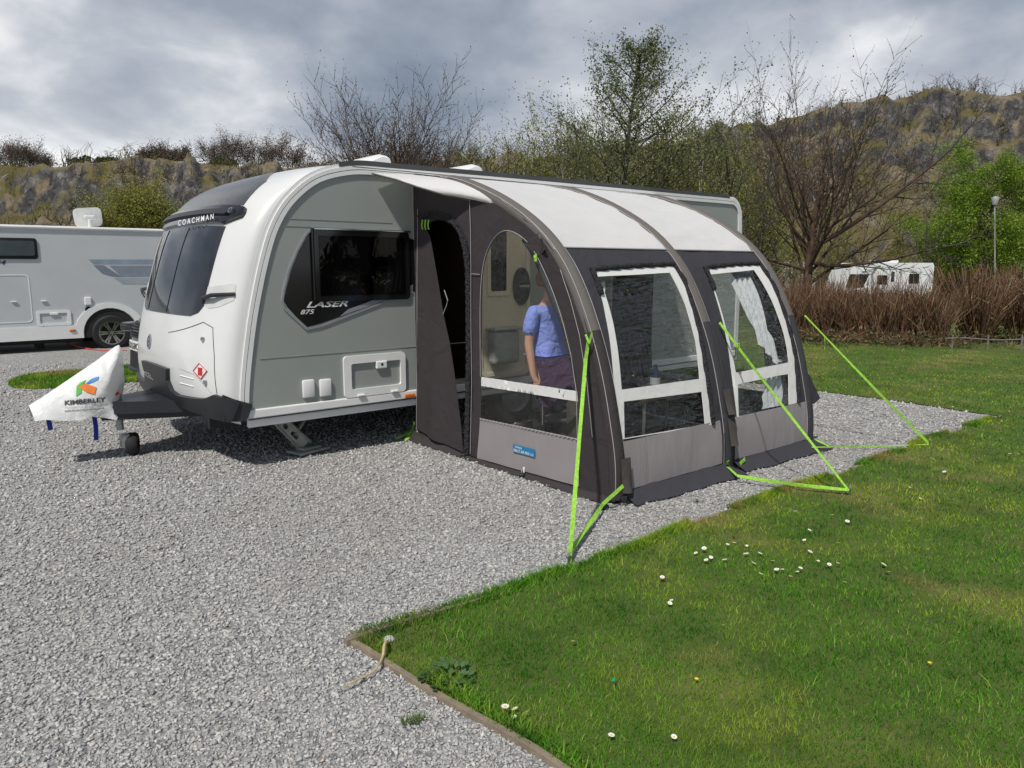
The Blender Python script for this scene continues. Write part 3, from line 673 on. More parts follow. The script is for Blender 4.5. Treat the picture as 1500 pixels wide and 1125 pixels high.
# little flapped pockets on the beams
M['pocket'] = fabric('dark_taupe_pocket', (.065, .058, .056), .3, .06)
for (x0, s0, s1) in ((AL+.07, .9, .965), (AM+.01, .80, .86), (AM+.01, .865, .93)):
    b = MB(); wd = .05
    b.grid(lambda u, v: surfA(lerp(x0-wd, x0+wd, u), lerp(s0, s1, v))+nA(x0, s1)*(.045*v**2*math.sin(math.pi*min(1, max(0, .1+.8*u)))+.045)+(Vector((.13*v**1.5, .02, 0)) if x0 > AR else Vector((0, 0, 0))), 10, 8); b.build('beam_pocket', M['pocket'], awn, smooth=70)
b = MB(); p0_, p1_, p2_ = Vector((AR+.0, prof(sA(.66))[0]+.0, .66)), Vector((AR+.16, prof(sA(.44))[0]+.02, .43)), Vector((AR+.0, prof(sA(.40))[0]+.0, .40))
tri = [p0_, p1_, p2_]; b.add([p+Vector((0, o, 0)) for o in (-.03, .10) for p in tri], [(0, 1, 2), (5, 4, 3), (0, 3, 4, 1), (1, 4, 5, 2), (2, 5, 3, 0)]); b.build('beam_pocket', M['charcoal_front'], awn)
b = MB(); b.grid(lambda u, v: Vector((AM+lerp(-.06, .06, u), prof(lerp(.9, .995, v))[0]-.012, prof(lerp(.9, .995, v))[1])), 4, 6); b.build('beam_foot', M['charcoal_front'], awn)
# left wall (plane x = 0) with the door opening and the arched window
fX = lambda y, z: Vector((0, y, z)); nX = lambda y, z: Vector((-1, 0, 0))
def xp(px, py): p = onx(px, py, 0); return (p.y, p.z)
wl = [(2.49, .03), (2.49, 2.44), (2.1, 2.385), (1.72, 2.305)]+[tuple(prof(s)) for s in np.linspace(.31, .985, 26)]+[(.0, .02)]
wl = [(y+.012*(1 if y < 2.3 else 0), z-.012) if z > .1 else (y, z) for y, z in wl]
dpx = [(630, 640), (628, 560), (627, 480), (625, 400), (622, 336), (628, 326), (640, 322), (652, 324), (664, 331), (673, 345), (679, 364), (683, 392), (684.5, 440), (685, 520), (684, 600), (682, 661), (655, 651)]
def chaikin(P, i0, i1, n=2):          # round the corners of part of an outline
    for _ in range(n):
        out = list(P[:i0+1])
        for a, c in zip(P[i0:i1], P[i0+1:i1+1]): out += [(a[0]*.75+c[0]*.25, a[1]*.75+c[1]*.25), (a[0]*.25+c[0]*.75, a[1]*.25+c[1]*.75)]
        out += list(P[i1:]); i1 = i0+1+2*(i1-i0); P = out
    return P
dpx = chaikin(dpx, 4, 13); doorp = [xp(*p) for p in dpx]
wpx = [(705.5, 552), (705, 480), (705, 440), (707, 405), (712, 375), (722, 352), (736, 339), (750, 338), (768, 348), (783, 366), (795, 388), (811, 425), (826, 470), (838, 520), (846, 573)]
lpx = [(705, 565), (847, 588), (846, 643), (776, 628), (704, 613)]
wpx = chaikin(wpx, 1, 13); winp, lowp = [xp(*p) for p in wpx], [xp(*p) for p in lpx]
gpx = [(704, 613.5), (776, 628.5), (846, 643.5), (848, 712), (775, 692), (700, 671)]
grp = [xp(*p) for p in gpx]; frp = [xp(705.5, 552), xp(846, 573), xp(847, 588), xp(705, 565)]
def wdis(y, z): return .007*noise.noise(Vector((y*3, z*3, 0)))+.004*noise.noise(Vector((y*9+z*5, z*7, 2)))
b = MB(); patch(b, fX, nX, wl, [doorp, winp, lowp], 0, .004, .06, .06, wdis); lw = b.build('left_wall', M['charcoal'], awn, smooth=70)
b = MB(); patch(b, fX, nX, winp, (), -.002, 0, .05, .05, lambda y, z: .008*noise.noise(Vector((y*5+z*3, z*3, 9)))); patch(b, fX, nX, lowp, (), -.002, 0, .05, .05); b.build('arched_window', M['pvc_side'], lw, smooth=80)
b = MB(); patch(b, fX, nX, frp, (), .006, .005, .03, .03, lambda y, z: .003*math.sin(y*120)); b.build('white_band', M['whiteframe'], lw, smooth=70)
b = MB(); patch(b, fX, nX, grp, (), .006, .005, .06, .06, lambda y, z: .006*noise.noise(Vector((y*4+z*6, z*2, 6)))); gpan = b.build('lower_panel', M['lightgrey'], lw, smooth=70)
b = MB(); st_ = resample([xp(704, 613), xp(776, 628), xp(846, 643)], .022, .022, False)
for i, (y, z) in enumerate(st_):
    if i % 2: b.box((-.012, y, z), (.006, .02, .012), rz=0)
b.tube([Vector((-.008, y, z)) for y, z in st_], .004, 4); b.build('zip_teeth', M['stitch'], lw)
# badge
q = [xp(754, 661), xp(786, 670), xp(754, 650), xp(786, 658)]
v3 = lambda p, o: Vector((-o, p[0], p[1]))
b = MB(); b.add([v3(q[0], .018), v3(q[1], .018), v3(q[3], .018), v3(q[2], .018)], [(0, 1, 2, 3)]); bd = b.build('badge', pbr('blue_badge', (.01, .2, .42), .5), lw)
mp_ = quadmap(v3(q[0], .021), v3(q[1], .021), v3(q[2], .021), v3(q[3], .021)); b = MB()
text_on(b, 'RALLY AIR PRO', lambda u, v: mp_(.05+.72*u, .1+.36*v), .02); text_on(b, '260', lambda u, v: mp_(.81+.14*u, .12+.3*v), .0)
text_on(b, 'Kampa', lambda u, v: mp_(.12+.3*u, .55+.36*v), .02, .2); b.build('lettering', M['lettering_white'], bd)
# seams and zips
b = MB()
for pts in ([(614, 306), (613, 400), (613, 500), (612, 632)], [(690, 292), (691.5, 340), (692, 400), (692, 470), (693, 560), (691, 664)], [(692, 401), (705, 402)], [*[(q[0]+.4, q[1]-.6) for q in wpx], (848, 643), (850, 712)], [(823, 395), (838, 440), (851, 490), (862, 560), (870, 640)]):
    b.tube([Vector((-.006-.010, *xp(*p))) for p in resample(pts, 12, 12, False)], .0028, 4)
b.build('seam', M['stitch'], lw)
# gathered zip cover along the door arch
b = MB(); e = resample([xp(*p) for p in [(616, 318), (630, 314), (646, 314), (660, 319), (672, 331), (681, 348), (687, 372), (689, 410), (689, 500), (688, 580), (686, 665)]], .035, .035, False)
b.ribbon([Vector((-.014-.006*(i % 2), y, z)) for i, (y, z) in enumerate(e)], .045, (0, .7, -.7) if False else (0, 1, 0), .01); b.build('zip_cover', M['ruche'], lw)
b = MB(); e = resample([xp(*p) for p in [(640, 318), (655, 321), (667, 328), (676, 341), (682, 362), (686, 392), (687, 440), (687.5, 520), (686, 600), (684, 662)]], .03, .03, False)
b.tube([Vector((-.012, y, z)) for y, z in e], [.020+.004*math.sin(i*2.3) for i in range(len(e))], 8); b.build('gathered_piping', M['ruche'], lw, smooth=70)
# door leaf, unzipped and hanging in folds on its hinge side
dl = [xp(*p) for p in [(613, 628), (613, 500), (615, 330), (622, 330), (632, 346), (640, 390), (650, 440), (659, 490), (667, 540), (676, 610), (681, 662), (650, 648)]]
b = MB()
def dleaf(y, z): return .012+.035*max(0, math.sin((y-2.5)*11+(z-1)*1.2))*sstep(2.0, .3, z)
patch(b, fX, nX, dl, (), .006, .004, .05, .06, dleaf); dlf = b.build('door_flap', M['charcoal'], awn, smooth=70)
b = MB()
for px in (623, 627.5, 632): 
    p = xp(px, 322); b.ribbon([Vector((-.03, p[0], p[1])), Vector((-.035, p[0]+.005, p[1]-.05)), Vector((-.03, p[0], p[1]-.085))], .018, (0, 1, 0))
b.build('toggle', M['neon'], dlf)
e = [xp(*p) for p in [(655, 425), (660, 440), (658, 448), (653, 460)]]
b = MB(); b.tube([Vector((-.03, *p)) for p in e], .004, 5); b.build('door_cord', M['stitch'], dlf)
# ground strip of the left wall and the corner hood tab
b = MB(); e0 = [xp(*p) for p in [(607, 630), (650, 650), (690, 668), (770, 692), (850, 714), (893, 726)]]
b.grid(lambda u, v: (lambda p: Vector((-.012-.05*v*v, p[0], lerp(p[1], .008, v)+.01*noise.noise(Vector((p[0]*5, v, 0)))*v)))(spline(e0, u)), 40, 6); b.build('ground_strip', M['charcoal'], lw, smooth=70)
ht = [xp(*p) for p in [(776, 357), (789, 341), (806, 365), (792, 373), (788, 378)]]
b = MB(); patch(b, fX, nX, ht, (), .02, .004, .04, .04, lambda y, z: .02*math.sin(y*30)); hd = b.build('corner_tab', M['charcoal'], awn)
b = MB(); p = xp(790, 377); b.ribbon([Vector((-.03, p[0]+.012, p[1]+.02)), Vector((-.04, p[0], p[1])), Vector((-.035, p[0], p[1]-.03))], .03, (0, 1, 0)); b.build('toggle', M['neon'], hd)
# right wall, with its own window
b = MB(); fR = lambda y, z: Vector((AR, y, z)); nR = lambda y, z: Vector((1, 0, 0))
rw = [(y, z) for y, z in wl]; hole = [(.45, .45), (1.9, .45), (1.9, 1.75), (1.1, 1.75), (.62, 1.25)]
patch(b, fR, nR, rw, [hole], 0, .004, .1, .1); rwl = b.build('right_wall', M['charcoal_front'], awn, smooth=70)
b = MB(); patch(b, fR, nR, hole, (), -.002, 0, .1, .1); b.build('window_film', M['pvc_side'], rwl)
# inside: curtains tied back, groundsheet
b = MB(); q = invA.many([(878, 408), (892, 406), (898, 440), (902, 480), (906, 520), (903, 518), (892, 468), (884, 432)])
def pleat(u, v): return -.06+.014*math.sin(u*75+v*6)
patch(b, surfA, nA, q, (), 0, 0, .012, .012, pleat); b.build('curtain', M['curtain'], awn, smooth=80)
b = MB(); q = invA.many([(1078, 404), (1108, 400), (1116, 425), (1133, 480), (1152, 528), (1146, 532), (1120, 500), (1105, 465)])
patch(b, surfA, nA, q, (), 0, 0, .012, .012, pleat); b.build('curtain', M['curtain'], awn, smooth=80)
b = MB(); q = invA.many([(1132, 552), (1153, 549), (1154, 593), (1124, 599), (1128, 575)]); patch(b, surfA, nA, q, (), 0, 0, .012, .012, pleat); b.build('curtain', M['curtain'], awn, smooth=80)
b = MB(); b.box((AR/2, 1.25, .012), (AR-.1, 2.4, .012)); b.build('groundsheet', M['inside'], awn)
# roll of dark blind behind the arched window
b = MB(); q = [xp(*p) for p in [(762, 350), (779, 372), (791, 400), (803, 430), (817, 462), (830, 500), (841, 545)]]
b.tube([Vector((.05, *p)) for p in q], [.03, .038, .042, .042, .04, .038, .035], 8); b.build('rolled_blind', pbr('dark_blind', (.035, .045, .045), .6), awn, smooth=60)
# pegged-down loops along the base of the awning: metal pins on lime tabs
for px, py in ((612, 645), (683, 668), (768, 697)):
    g = onz(px, py, 0); lp = thing('awning_peg', {612: 'steel peg and tab at the awning corner nearest the caravan', 683: 'steel peg and lime tab at the foot of the awning door', 768: 'steel peg and tab below the blue badge of the awning'}[px], 'tent peg', g, 'pegs along the awning foot')
    b = MB(); b.ribbon([g+Vector((.02, 0, .11)), g+Vector((-.015, -.01, .07))], .022, (0, 1, 0)); b.build('tab', M['neon'], lp)
    b = MB(); b.tube([g+Vector((-.012, -.01, .075)), g+Vector((-.03, -.03, .035)), g+Vector((-.045, -.02, .02)), g+Vector((-.03, 0, .03)), g+Vector((-.012, 0, .07))], .006, 6); b.tube([g+Vector((-.05, -.03, .03)), g+Vector((.0, .03, -.06))], .006, 6); b.build('pin', M['steel'], lp)
    b = MB(); b.box(g+Vector((-.05, -.03, .025)), (.06, .045, .03), rz=.6, bev=.01); b.build('peg_head', M['dark_plastic'], lp)
# ------------------------------------------------------------------ guy straps
def twist_ribbon(b, P_, w, sd, d, th=.002):
    vs = []; k = len(P_); L_ = (P_[-1]-P_[0]).length; ph = random.uniform(-.3, .3)
    for i, p in enumerate(P_):
        q = i/max(1, k-1); a = Matrix.Rotation(ph+.55*math.sin(q*5.1+ph*9)+.5*(1-q)*q, 3, d)@sd; n = d.cross(a).normalized(); p = p+Vector((0, 0, -.005*L_*math.sin(math.pi*q)))
        for sx, sy in ((-1, -1), (1, -1), (1, 1), (-1, 1)): vs.append(p+a*(w/2*sx)+n*(th/2*sy))
    b.add(vs, [(i*4+j, i*4+(j+1) % 4, (i+1)*4+(j+1) % 4, (i+1)*4+j) for i in range(k-1) for j in range(4)]+[(3, 2, 1, 0), tuple((k-1)*4+j for j in range(4))])
def guy(label, pieces, peg, w=.032):
    t = thing('guy_strap', label, 'guy strap', peg, 'lime guy straps of the awning')
    for pts, ww, nm in pieces:
        b = MB(); P_ = []
        for a, c in zip(pts, pts[1:]):
            n_ = max(1, int((c-a).length/.12)); P_ += [a.lerp(c, i/n_) for i in range(n_)]
        P_.append(pts[-1]); d = (pts[-1]-pts[0]).normalized(); v = (CAM-(pts[0]+pts[-1])/2).normalized(); sd = d.cross(Vector((.35, .15, 1))).normalized()
        sd = (d.cross(v)*.8+sd*.2).normalized(); twist_ribbon(b, P_, ww, sd, d); b.build(nm, M['neon'], t)
    b = MB(); pg = Vector(peg); b.tube([pg+Vector((-.01, 0, .045)), pg+Vector((.03, .02, -.1))], .007, 6); b.tube([pg+Vector((-.03, -.01, .04)), pg+Vector((.012, .01, .05))], .007, 6); b.build('peg', M['steel'], t)
    return t
pk = onz(834, 824, .02)
t = guy('long lime strap from the near awning corner to a peg at the gravel edge', [([onx(862, 500, -.03), onx(858, 525, -.06), pk], .026, 'strap'), ([surfA(.07, .95)+Vector((-.05, -.06, .0)), onz(883, 738, .06), pk+Vector((.03, .04, .03))], .026, 'strap'), ([onx(858, 490, -.05), onx(863, 503, -.06)], .014, 'loop'), ([onx(867, 487, -.05), onx(863, 503, -.06)], .014, 'loop')], pk)
b = MB(); k = surfA(.07, .96)+Vector((-.05, -.07, -.05)); b.box(k, (.05, .02, .03), bev=.005); b.build('buckle', M['dark_plastic'], t); b = MB(); b.box(onz(884, 742, .02), (.07, .05, .03), bev=.01); b.build('peg_head', M['dark_plastic'], t)
pk = onz(1246, 722, .03); a = surfA(*invA(1048, 472))
t = guy('long lime strap from the middle awning beam to a peg in the lawn', [([a+Vector((0, -.04, 0)), pk], .019, 'strap'), ([onz(1080, 697, .06), onz(1165, 709, .06), pk+Vector((0, 0, .02))], .026, 'strap')], pk)
b = MB(); b.ribbon([surfA(*invA(1057, 673))+Vector((0, -.06, 0)), onz(1064, 682, .06), onz(1080, 697, .05)], .025, (1, 0, 0)); b.ribbon([surfA(*invA(1082, 670))+Vector((0, -.06, 0)), onz(1084, 680, .06)], .03, (1, 0, 0)); b.build('tab', M['neon'], t)
b = MB(); d = (pk-a); q = a+d*.15+Vector((0, -.04, 0)); b.box(q, (.035, .02, .035), bev=.004); b.build('buckle', M['neon'], t)
pk = onz(1362, 651, .02); a = surfA(*invA(1172, 462))
t = guy('lime strap from the far awning corner to a peg on the gravel', [([a+Vector((.03, -.03, 0)), pk], .021, 'strap'), ([onz(1189, 655, .05), pk], .010, 'strap'), ([onz(1188, 642, .08), onz(1216, 656, .02)], .03, 'tab')], pk)
b = MB(); d = pk-a-Vector((.03, -.03, 0)); q = a+Vector((.03, -.03, 0))+d*.16; b.ribbon([q, q+Vector((-.01, -.01, -.05)), q+Vector((.02, 0, -.10)), q+Vector((.015, 0, -.13))], .012, (1, 0, 0)); b.build('strap_tail', M['neon'], t)
pk = onz(580, 643, .02)
t = guy('short lime strap bunched beside the awning foot under the caravan side', [([onx(607, 618, -.02), onz(603, 632, .05), pk], .02, 'strap'), ([onz(604, 632, .06), onz(597, 640, .02)], .03, 'tab'), ([onz(598, 628, .08), onz(606, 633, .05), onz(594, 645, .015)], .03, 'tail')], pk)
# ------------------------------------------------------------------ things inside the awning

def skin_mesh(name, joints, edges, mat, parent, X, sub=2, root=0):
    me = bpy.data.meshes.new('figure'); me.from_pydata([Vector(j[:3]) for j in joints], edges, [])
    o = bpy.data.objects.new('figure', me); COL.objects.link(o)
    sk = o.modifiers.new('s', 'SKIN'); sk.branch_smoothing = .6; sk.use_smooth_shade = True
    sd = o.modifiers.new('d', 'SUBSURF'); sd.levels = sub
    for i, j in enumerate(joints):
        v = me.skin_vertices[0].data[i]; r = j[3]; v.radius = r if isinstance(r, tuple) else (r, r); v.use_root = (i == root)
    bpy.context.view_layer.update()
    ev = o.evaluated_get(bpy.context.evaluated_depsgraph_get()); m2 = ev.to_mesh()
    b = MB(); b.add([X@v.co for v in m2.vertices], [tuple(p.vertices) for p in m2.polygons]); bpy.data.objects.remove(o)
    return b.build(name, mat, parent, smooth=80)
pb = gp(802, 6.0)
fdir = (RT*math.cos(math.radians(42))-FH*math.sin(math.radians(42))).normalized(); rdir = fdir.cross(Vector((0, 0, 1)))
X = Matrix.Translation(pb) @ Matrix((rdir, fdir, Vector((0, 0, 1)))).transposed().to_4x4() @ Matrix.Scale(.965, 4)
per = thing('person', 'person in a blue t-shirt and dark trousers standing behind the arched clear window', 'person', pb)
J = [(0, 0, .92, (.15, .10)), (0, .0, 1.08, (.125, .09)), (0, .005, 1.22, (.135, .10)), (0, -.005, 1.33, (.13, .085)), (0, .0, 1.40, (.055, .055)), (0, .025, 1.47, (.05, .052)), (0, .05, 1.53, (.062, .075)), (0, .05, 1.59, (.075, .09)), (0, .035, 1.655, (.066, .078)), (0, .02, 1.70, (.03, .035))]
E_ = [(i, i+1) for i in range(9)]
def addj(j, p): J.append(j); E_.append((p, len(J)-1)); return len(J)-1
nose = addj((0, .135, 1.565, .012), 7)
for s in (1, -1):
    sh = addj((s*.155, -.01, 1.345, (.055, .058)), 3); el = addj((s*.205, -.03, 1.08, (.040, .040)), sh); wr = addj((s*.215, .03, .84, (.027, .030)), el); pa = addj((s*.212, .05, .775, (.022, .036)), wr)
    kn = addj((s*.210, .062, .735, (.018, .032)), pa)
    for k, (dy, l) in enumerate(((.026, .058), (.009, .068), (-.009, .064), (-.025, .05))):
        a = addj((s*.206, .065+dy, .735-l*.5, .0085), kn); addj((s*.196, .068+dy, .735-l, .0075), a)
    th = addj((s*.200, .085, .765, .011), pa); addj((s*.192, .10, .735, .009), th)
    hp = addj((s*.085, 0, .88, (.085, .085)), 0); ke = addj((s*.095, .015, .48, (.055, .058)), hp); an = addj((s*.10, -.02, .08, (.038, .042)), ke); addj((s*.11, .13, .035, (.04, .03)), an)
    addj((s*.082, .03, 1.575, (.012, .02)), 7)
skin_mesh('body', J, E_, pbr('skin', (.50, .29, .21), .5, var=.06), per, X)
Jt = [(0, 0, .90, (.178, .135)), (0, 0, .98, (.168, .128)), (0, .005, 1.10, (.152, .118)), (0, .012, 1.22, (.158, .128)), (0, -.003, 1.33, (.145, .102)), (0, 0, 1.385, (.075, .075))]
Et = [(i, i+1) for i in range(5)]
for s in (1, -1):
    Jt.append((s*.16, -.01, 1.35, (.066, .07))); Et.append((4, len(Jt)-1)); Jt.append((s*.195, -.022, 1.21, (.062, .066))); Et.append((len(Jt)-2, len(Jt)-1)); Jt.append((s*.204, -.026, 1.14, (.060, .064))); Et.append((len(Jt)-2, len(Jt)-1))
skin_mesh('t_shirt', Jt, Et, fabric('blue_cotton', (.24, .32, .80), .5, .03, cs=14), per, X, root=2)
Jp = [(0, 0, .93, (.162, .122)), (0, 0, .88, (.168, .128))]; Ep = [(0, 1)]
for s in (1, -1):
    b0 = len(Jp); Jp += [(s*.087, 0, .80, (.094, .098)), (s*.095, .012, .48, (.068, .072)), (s*.10, -.018, .12, (.058, .066))]; Ep += [(1, b0), (b0, b0+1), (b0+1, b0+2)]
skin_mesh('trousers', Jp, Ep, fabric('dark_trousers', (.018, .018, .024), .5, .03, cs=12), per, X, root=1)
b = MB(); b.grid(lambda u, v: X@(Vector((0, .018, 1.60))+Vector((math.cos(u*2*math.pi)*math.sin(v*2.15)*.092, math.sin(u*2*math.pi)*math.sin(v*2.15)*.105-.018*v, math.cos(v*2.15)*.122))*(1+.05*noise.noise(Vector((math.cos(u*6.28)*3, math.sin(u*6.28)*3, v*5))))), 28, 12, True); b.build('hair', pbr('brown_hair', (.20, .10, .05), .7, var=.4, vs=60), per, smooth=80)
for s in (1, -1):
    b = MB(); b.lathe([(0, .011), (.008, .008), (.011, 0)], X@Vector((s*.032, .125, 1.60)), 10, M=X.to_3x3()@Matrix.Rotation(-math.pi/2, 3, 'X')); b.build('eye', pbr('eye_dark', (.03, .025, .02), .2), per)
b = MB(); b.tube([X@Vector((x, .128-abs(x)*.35, 1.528)) for x in (-.026, 0, .026)], .006, 6); b.build('mouth', pbr('lips', (.42, .16, .14), .5), per)
# chair with a jacket over its back, bag beside it
cb_ = gp(838, 5.75); ch = thing('folding_chair', 'silver tube camping chair behind the arched window with a jacket over it', 'chair', cb_)
def cl(x, y, z): return cb_+RT*x+FH*y+Vector((0, 0, z))
for sx_ in (-.22, .25):
    for a, c in (((sx_, -.05, .92), (sx_, -.0, .012)), ((sx_, .45, .45), (sx_, -.1, .03))):
        b = MB(); b.tube([cl(*a), cl(*c)], .012, 8); b.build('leg', M['chrome'], ch)
b = MB(); b.box(cl(.015, .2, .45), (.44, .44, .03), rz=-YAW, bev=.01); b.build('seat', pbr('chair_cloth', (.05, .06, .06), .8), ch)
b = MB(); b.box(cl(.015, -.04, .75), (.44, .02, .36), rz=-YAW, bev=.008); b.build('backrest', pbr('chair_cloth_back', (.05, .06, .06), .8), ch)
b = MB()
def jk_(u, v):
    a = (v-.5)*2; x = lerp(-.26, .30, u); z = .955-.02*math.cos(u*9)-abs(a)*.30*(1+.25*math.sin(u*11)) if a < 0 else .955-a*.25
    return cl(x+.02*math.sin(v*9), -.05+a*.075, z)
b.grid(jk_, 24, 18); tag(b.build('jacket', fabric('plum_jacket', (.055, .03, .07), .8, .03, cs=9), None, cb_, smooth=80), 'dark plum jacket draped over the back of the camping chair', 'jacket')
gb = gp(862, 5.65); b = MB(); b.box(gb+Vector((0, 0, .34)), (.26, .36, .66), rz=-.4, bev=.08); tag(b.build('storage_bag', fabric('olive_bag', (.07, .068, .055), .7, .05), None, gb, smooth=60), 'olive fabric bag standing upright beside the camping chair', 'bag')
b = MB(); g = gp(850, 6.0); b.box(g+Vector((0, 0, .16)), (.45, .12, .03), M=Matrix.Rotation(-.3, 3, 'Z')@Matrix.Rotation(.25, 3, 'Y'), bev=.006); tag(b.build('plank', pbr('pale_plywood', (.4, .33, .22), .6), None, g), 'short pale plank leaning low behind the arched window', 'plank')
# low table with a bottle, seen through the first front window
tb = gp(965, 6.3); t = thing('camping_table', 'low brown camping table behind the first front window', 'table', tb)
b = MB(); b.box(tb+Vector((0, 0, .60)), (.95, .55, .03), bev=.008); b.build('tabletop', pbr('table_brown', (.12, .08, .05), .5), t)
for x in (-.42, .42):
    for y in (-.22, .22): b = MB(); b.tube([tb+Vector((x, y, .59)), tb+Vector((x, y, .018))], .014, 8); b.build('leg', M['steel'], t)
bo = gp(962, 6.2, .616); t = thing('bottle', 'dark blue bottle with a pale label standing on the low table', 'bottle', bo)
b = MB(); b.lathe([(0, 0), (.04, 0), (.042, .02), (.042, .14), (.018, .19), (.016, .215), (0, .215)], bo, 18); bt = b.build('glass', pbr('blue_bottle', (.01, .02, .06), .1), t, smooth=50)
b = MB(); b.lathe([(.0425, .05), (.0432, .05), (.0432, .11), (.0425, .11)], bo, 18); b.build('paper_label', pbr('pale_label', (.5, .5, .52), .6), bt)
hk = gp(925, 6.35); b = MB(); b.grid(lambda u, v: hk+RT*(lerp(-.16, .16, u)*(1+.3*v))+FH*(.04*math.sin(u*16))+Vector((0, 0, lerp(1.12, .45, v)+.03*math.cos(u*5))), 20, 10); b.grid(lambda u, v: hk+RT*lerp(-.14, .14, u)+FH*.12+Vector((0, 0, lerp(1.1, .03, v))), 3, 3)
tag(b.build('draped_chair', fabric('dark_drape', (.05, .05, .06), .7, .04, cs=9), None, hk, smooth=80), 'tall chair with dark cloth hanging over it behind the first front window', 'chair')
# ================================================================== MOTORHOME, TOW CAR, FAR CARAVANS, CABLE, DISH
YM = 13.5
mp0 = lambda px, py, y=YM: ony(px, py, y)
fM = lambda x, z: Vector((x, YM, z))
mh = thing('motorhome', 'white coachbuilt motorhome with grey stripes parked behind the hitch on the left', 'motorhome', (-2.5, YM+1.1, 0))
mw = pbr('motorhome_white', (.50, .53, .55), .35, var=.03, vs=1.5, coat=.2, dirt=((.4, .41, .4), 2., .2))
zr = mp0(120, 334).z; zs = mp0(60, 484).z; X0, X1 = -6.2, 3.0
b = MB(); pr = [(X0+.5, zs), (X0+.1, 1.25), (X0+.25, zr-.55), (X0+.9, zr-.05), (X0+1.3, zr), (X1-.3, zr), (X1-.06, zr-.12), (X1, zr-.4), (X1, zs)]
patch(b, fM, nS, pr, (), 0, 2.15, 2.); mb_ = b.build('body', mw, mh)
b = MB(); b.tube([(X0+1.3, YM-.005, zr-.01), (X1-.1, YM-.005, zr-.01)], .035, 8); b.build('roof_trim', M['trim'], mh)
# skirt with wheel arch
wc = mp0(163, 487); R_ = mp0(163, 510).z; wr_ = .36; wz = wc.z
zb = mp0(60, 498).z; za = mp0(60, 480).z
arch = [(wc.x+.50*math.cos(a), wz+.50*math.sin(a)) for a in np.linspace(math.pi*.97, .03*math.pi, 14)]
sk_ = [(X0+.6, zb), (X0+.6, za+.02)]+[(wc.x-.62, za+.02)]+[(wc.x+.66*math.cos(a), wz+.60*math.sin(a)) for a in np.linspace(math.pi*.85, .15*math.pi, 10)]+[(X1, za+.02), (X1, zb), (arch[-1][0], zb)]+arch[::-1]+[(arch[0][0], zb)]
b = MB(); patch(b, fM, nS, sk_, (), .03, .08, .3); b.build('skirt', M['trim'], mh)
b = MB(); wa = [(wc.x+.49*math.cos(a), wz+.49*math.sin(a)) for a in np.linspace(0, math.pi, 14)]+[(wc.x-.49, zb), (wc.x+.49, zb)]; patch(b, fM, nS, wa, (), .004, .006, .3); b.build('wheel_well', M['rubber'], mh)
for x, nm in ((wc.x, 0), (wc.x-3.75, 1)):
    for y in (YM+.05, YM+1.95):
        b = MB(); b.lathe([(.2, -.11), (.32, -.11), (wr_-.01, -.08), (wr_, 0), (wr_-.01, .08), (.32, .1), (.2, .1)], (x, y, wz-.0), 32, 'Y'); w_ = b.build('wheel', M['rubber'], mh, smooth=40)
        b = MB(); yy = y-.10; b.lathe([(0, .03), (.235, .03), (.24, -.012), (.222, -.012), (.22, .025)], (x, yy, wz), 28, 'Y'); b.build('rim', M['black'], w_)
        b = MB()
        for k in range(6):
            for s_ in (-.13, .13):
                a = k*math.pi/3+s_; b.box((x+.13*math.cos(a), yy-.008, wz+.13*math.sin(a)), (.19, .016, .034), M=Matrix.Rotation(-a, 3, 'Y'))
        b.lathe([(0, -.014), (.05, -.014), (.055, .02)], (x, yy, wz), 16, 'Y'); b.lathe([(.222, -.013), (.24, -.013), (.24, .0), (.222, .0)], (x, yy, wz), 28, 'Y'); b.build('spokes', M['chrome'], w_)
def mrect(px0, py0, px1, py1, r=.03):
    a, c = mp0(px0, py1), mp0(px1, py0); return rrect(a.x, a.z, c.x, c.z, r)
b = MB(); patch(b, fM, nS, mrect(-45, 349, 53, 379, .05), (), .025, .03, .3); w_ = b.build('window', M['black'], mh)
b = MB(); patch(b, fM, nS, mrect(-42, 353, 49, 374, .04), (), .032, .01, .3); b.build('pane', pbr('motorhome_window_grey', (.06, .075, .085), .08), w_)
b = MB(); a, c = mrect(-70, 402, 42, 477, .08), mrect(-69, 403.5, 40.5, 475.5, .07); patch(b, fM, nS, a, [c], .006, .008, .3); b.build('garage_door', M['trim'], mh)
b = MB(); patch(b, fM, nS, mrect(55, 454, 103, 478, .04), [mrect(59, 458, 98, 474, .02)], .02, .025, .3); hh = b.build('service_hatch', M['trim'], mh)
b = MB(); a = mp0(79, 459.5); b.box((a.x, YM-.02, a.z), (.14, .02, .05), bev=.008); b.build('hatch_latch', M['trim'], hh)
for px, py in ((20, 442), (64, 441)):
    a = mp0(px, py); b = MB(); b.box((a.x, YM-.015, a.z), (.09, .03, .02), bev=.006); b.build('door_catch', M['trim'], mh)
a = mp0(128.5, 441); b = MB(); b.box((a.x, YM-.02, a.z), (.12, .04, .16), bev=.015); b.build('inlet_cover', M['trim'], mh)
a = mp0(129.5, 453.5); b = MB(); b.lathe([(0, -.02), (.055, -.02), (.062, 0)], (a.x, YM, a.z), 18, 'Y'); b.build('filler_cap', M['black'], mh)
a = mp0(106, 484); b = MB(); b.lathe([(0, -.055), (.05, -.05), (.065, -.03)], (a.x, YM, a.z), 16, 'Y', M=Matrix.Scale(.45, 3, Vector((0, 0, 1)))); b.build('marker_light', M['orange'], mh)
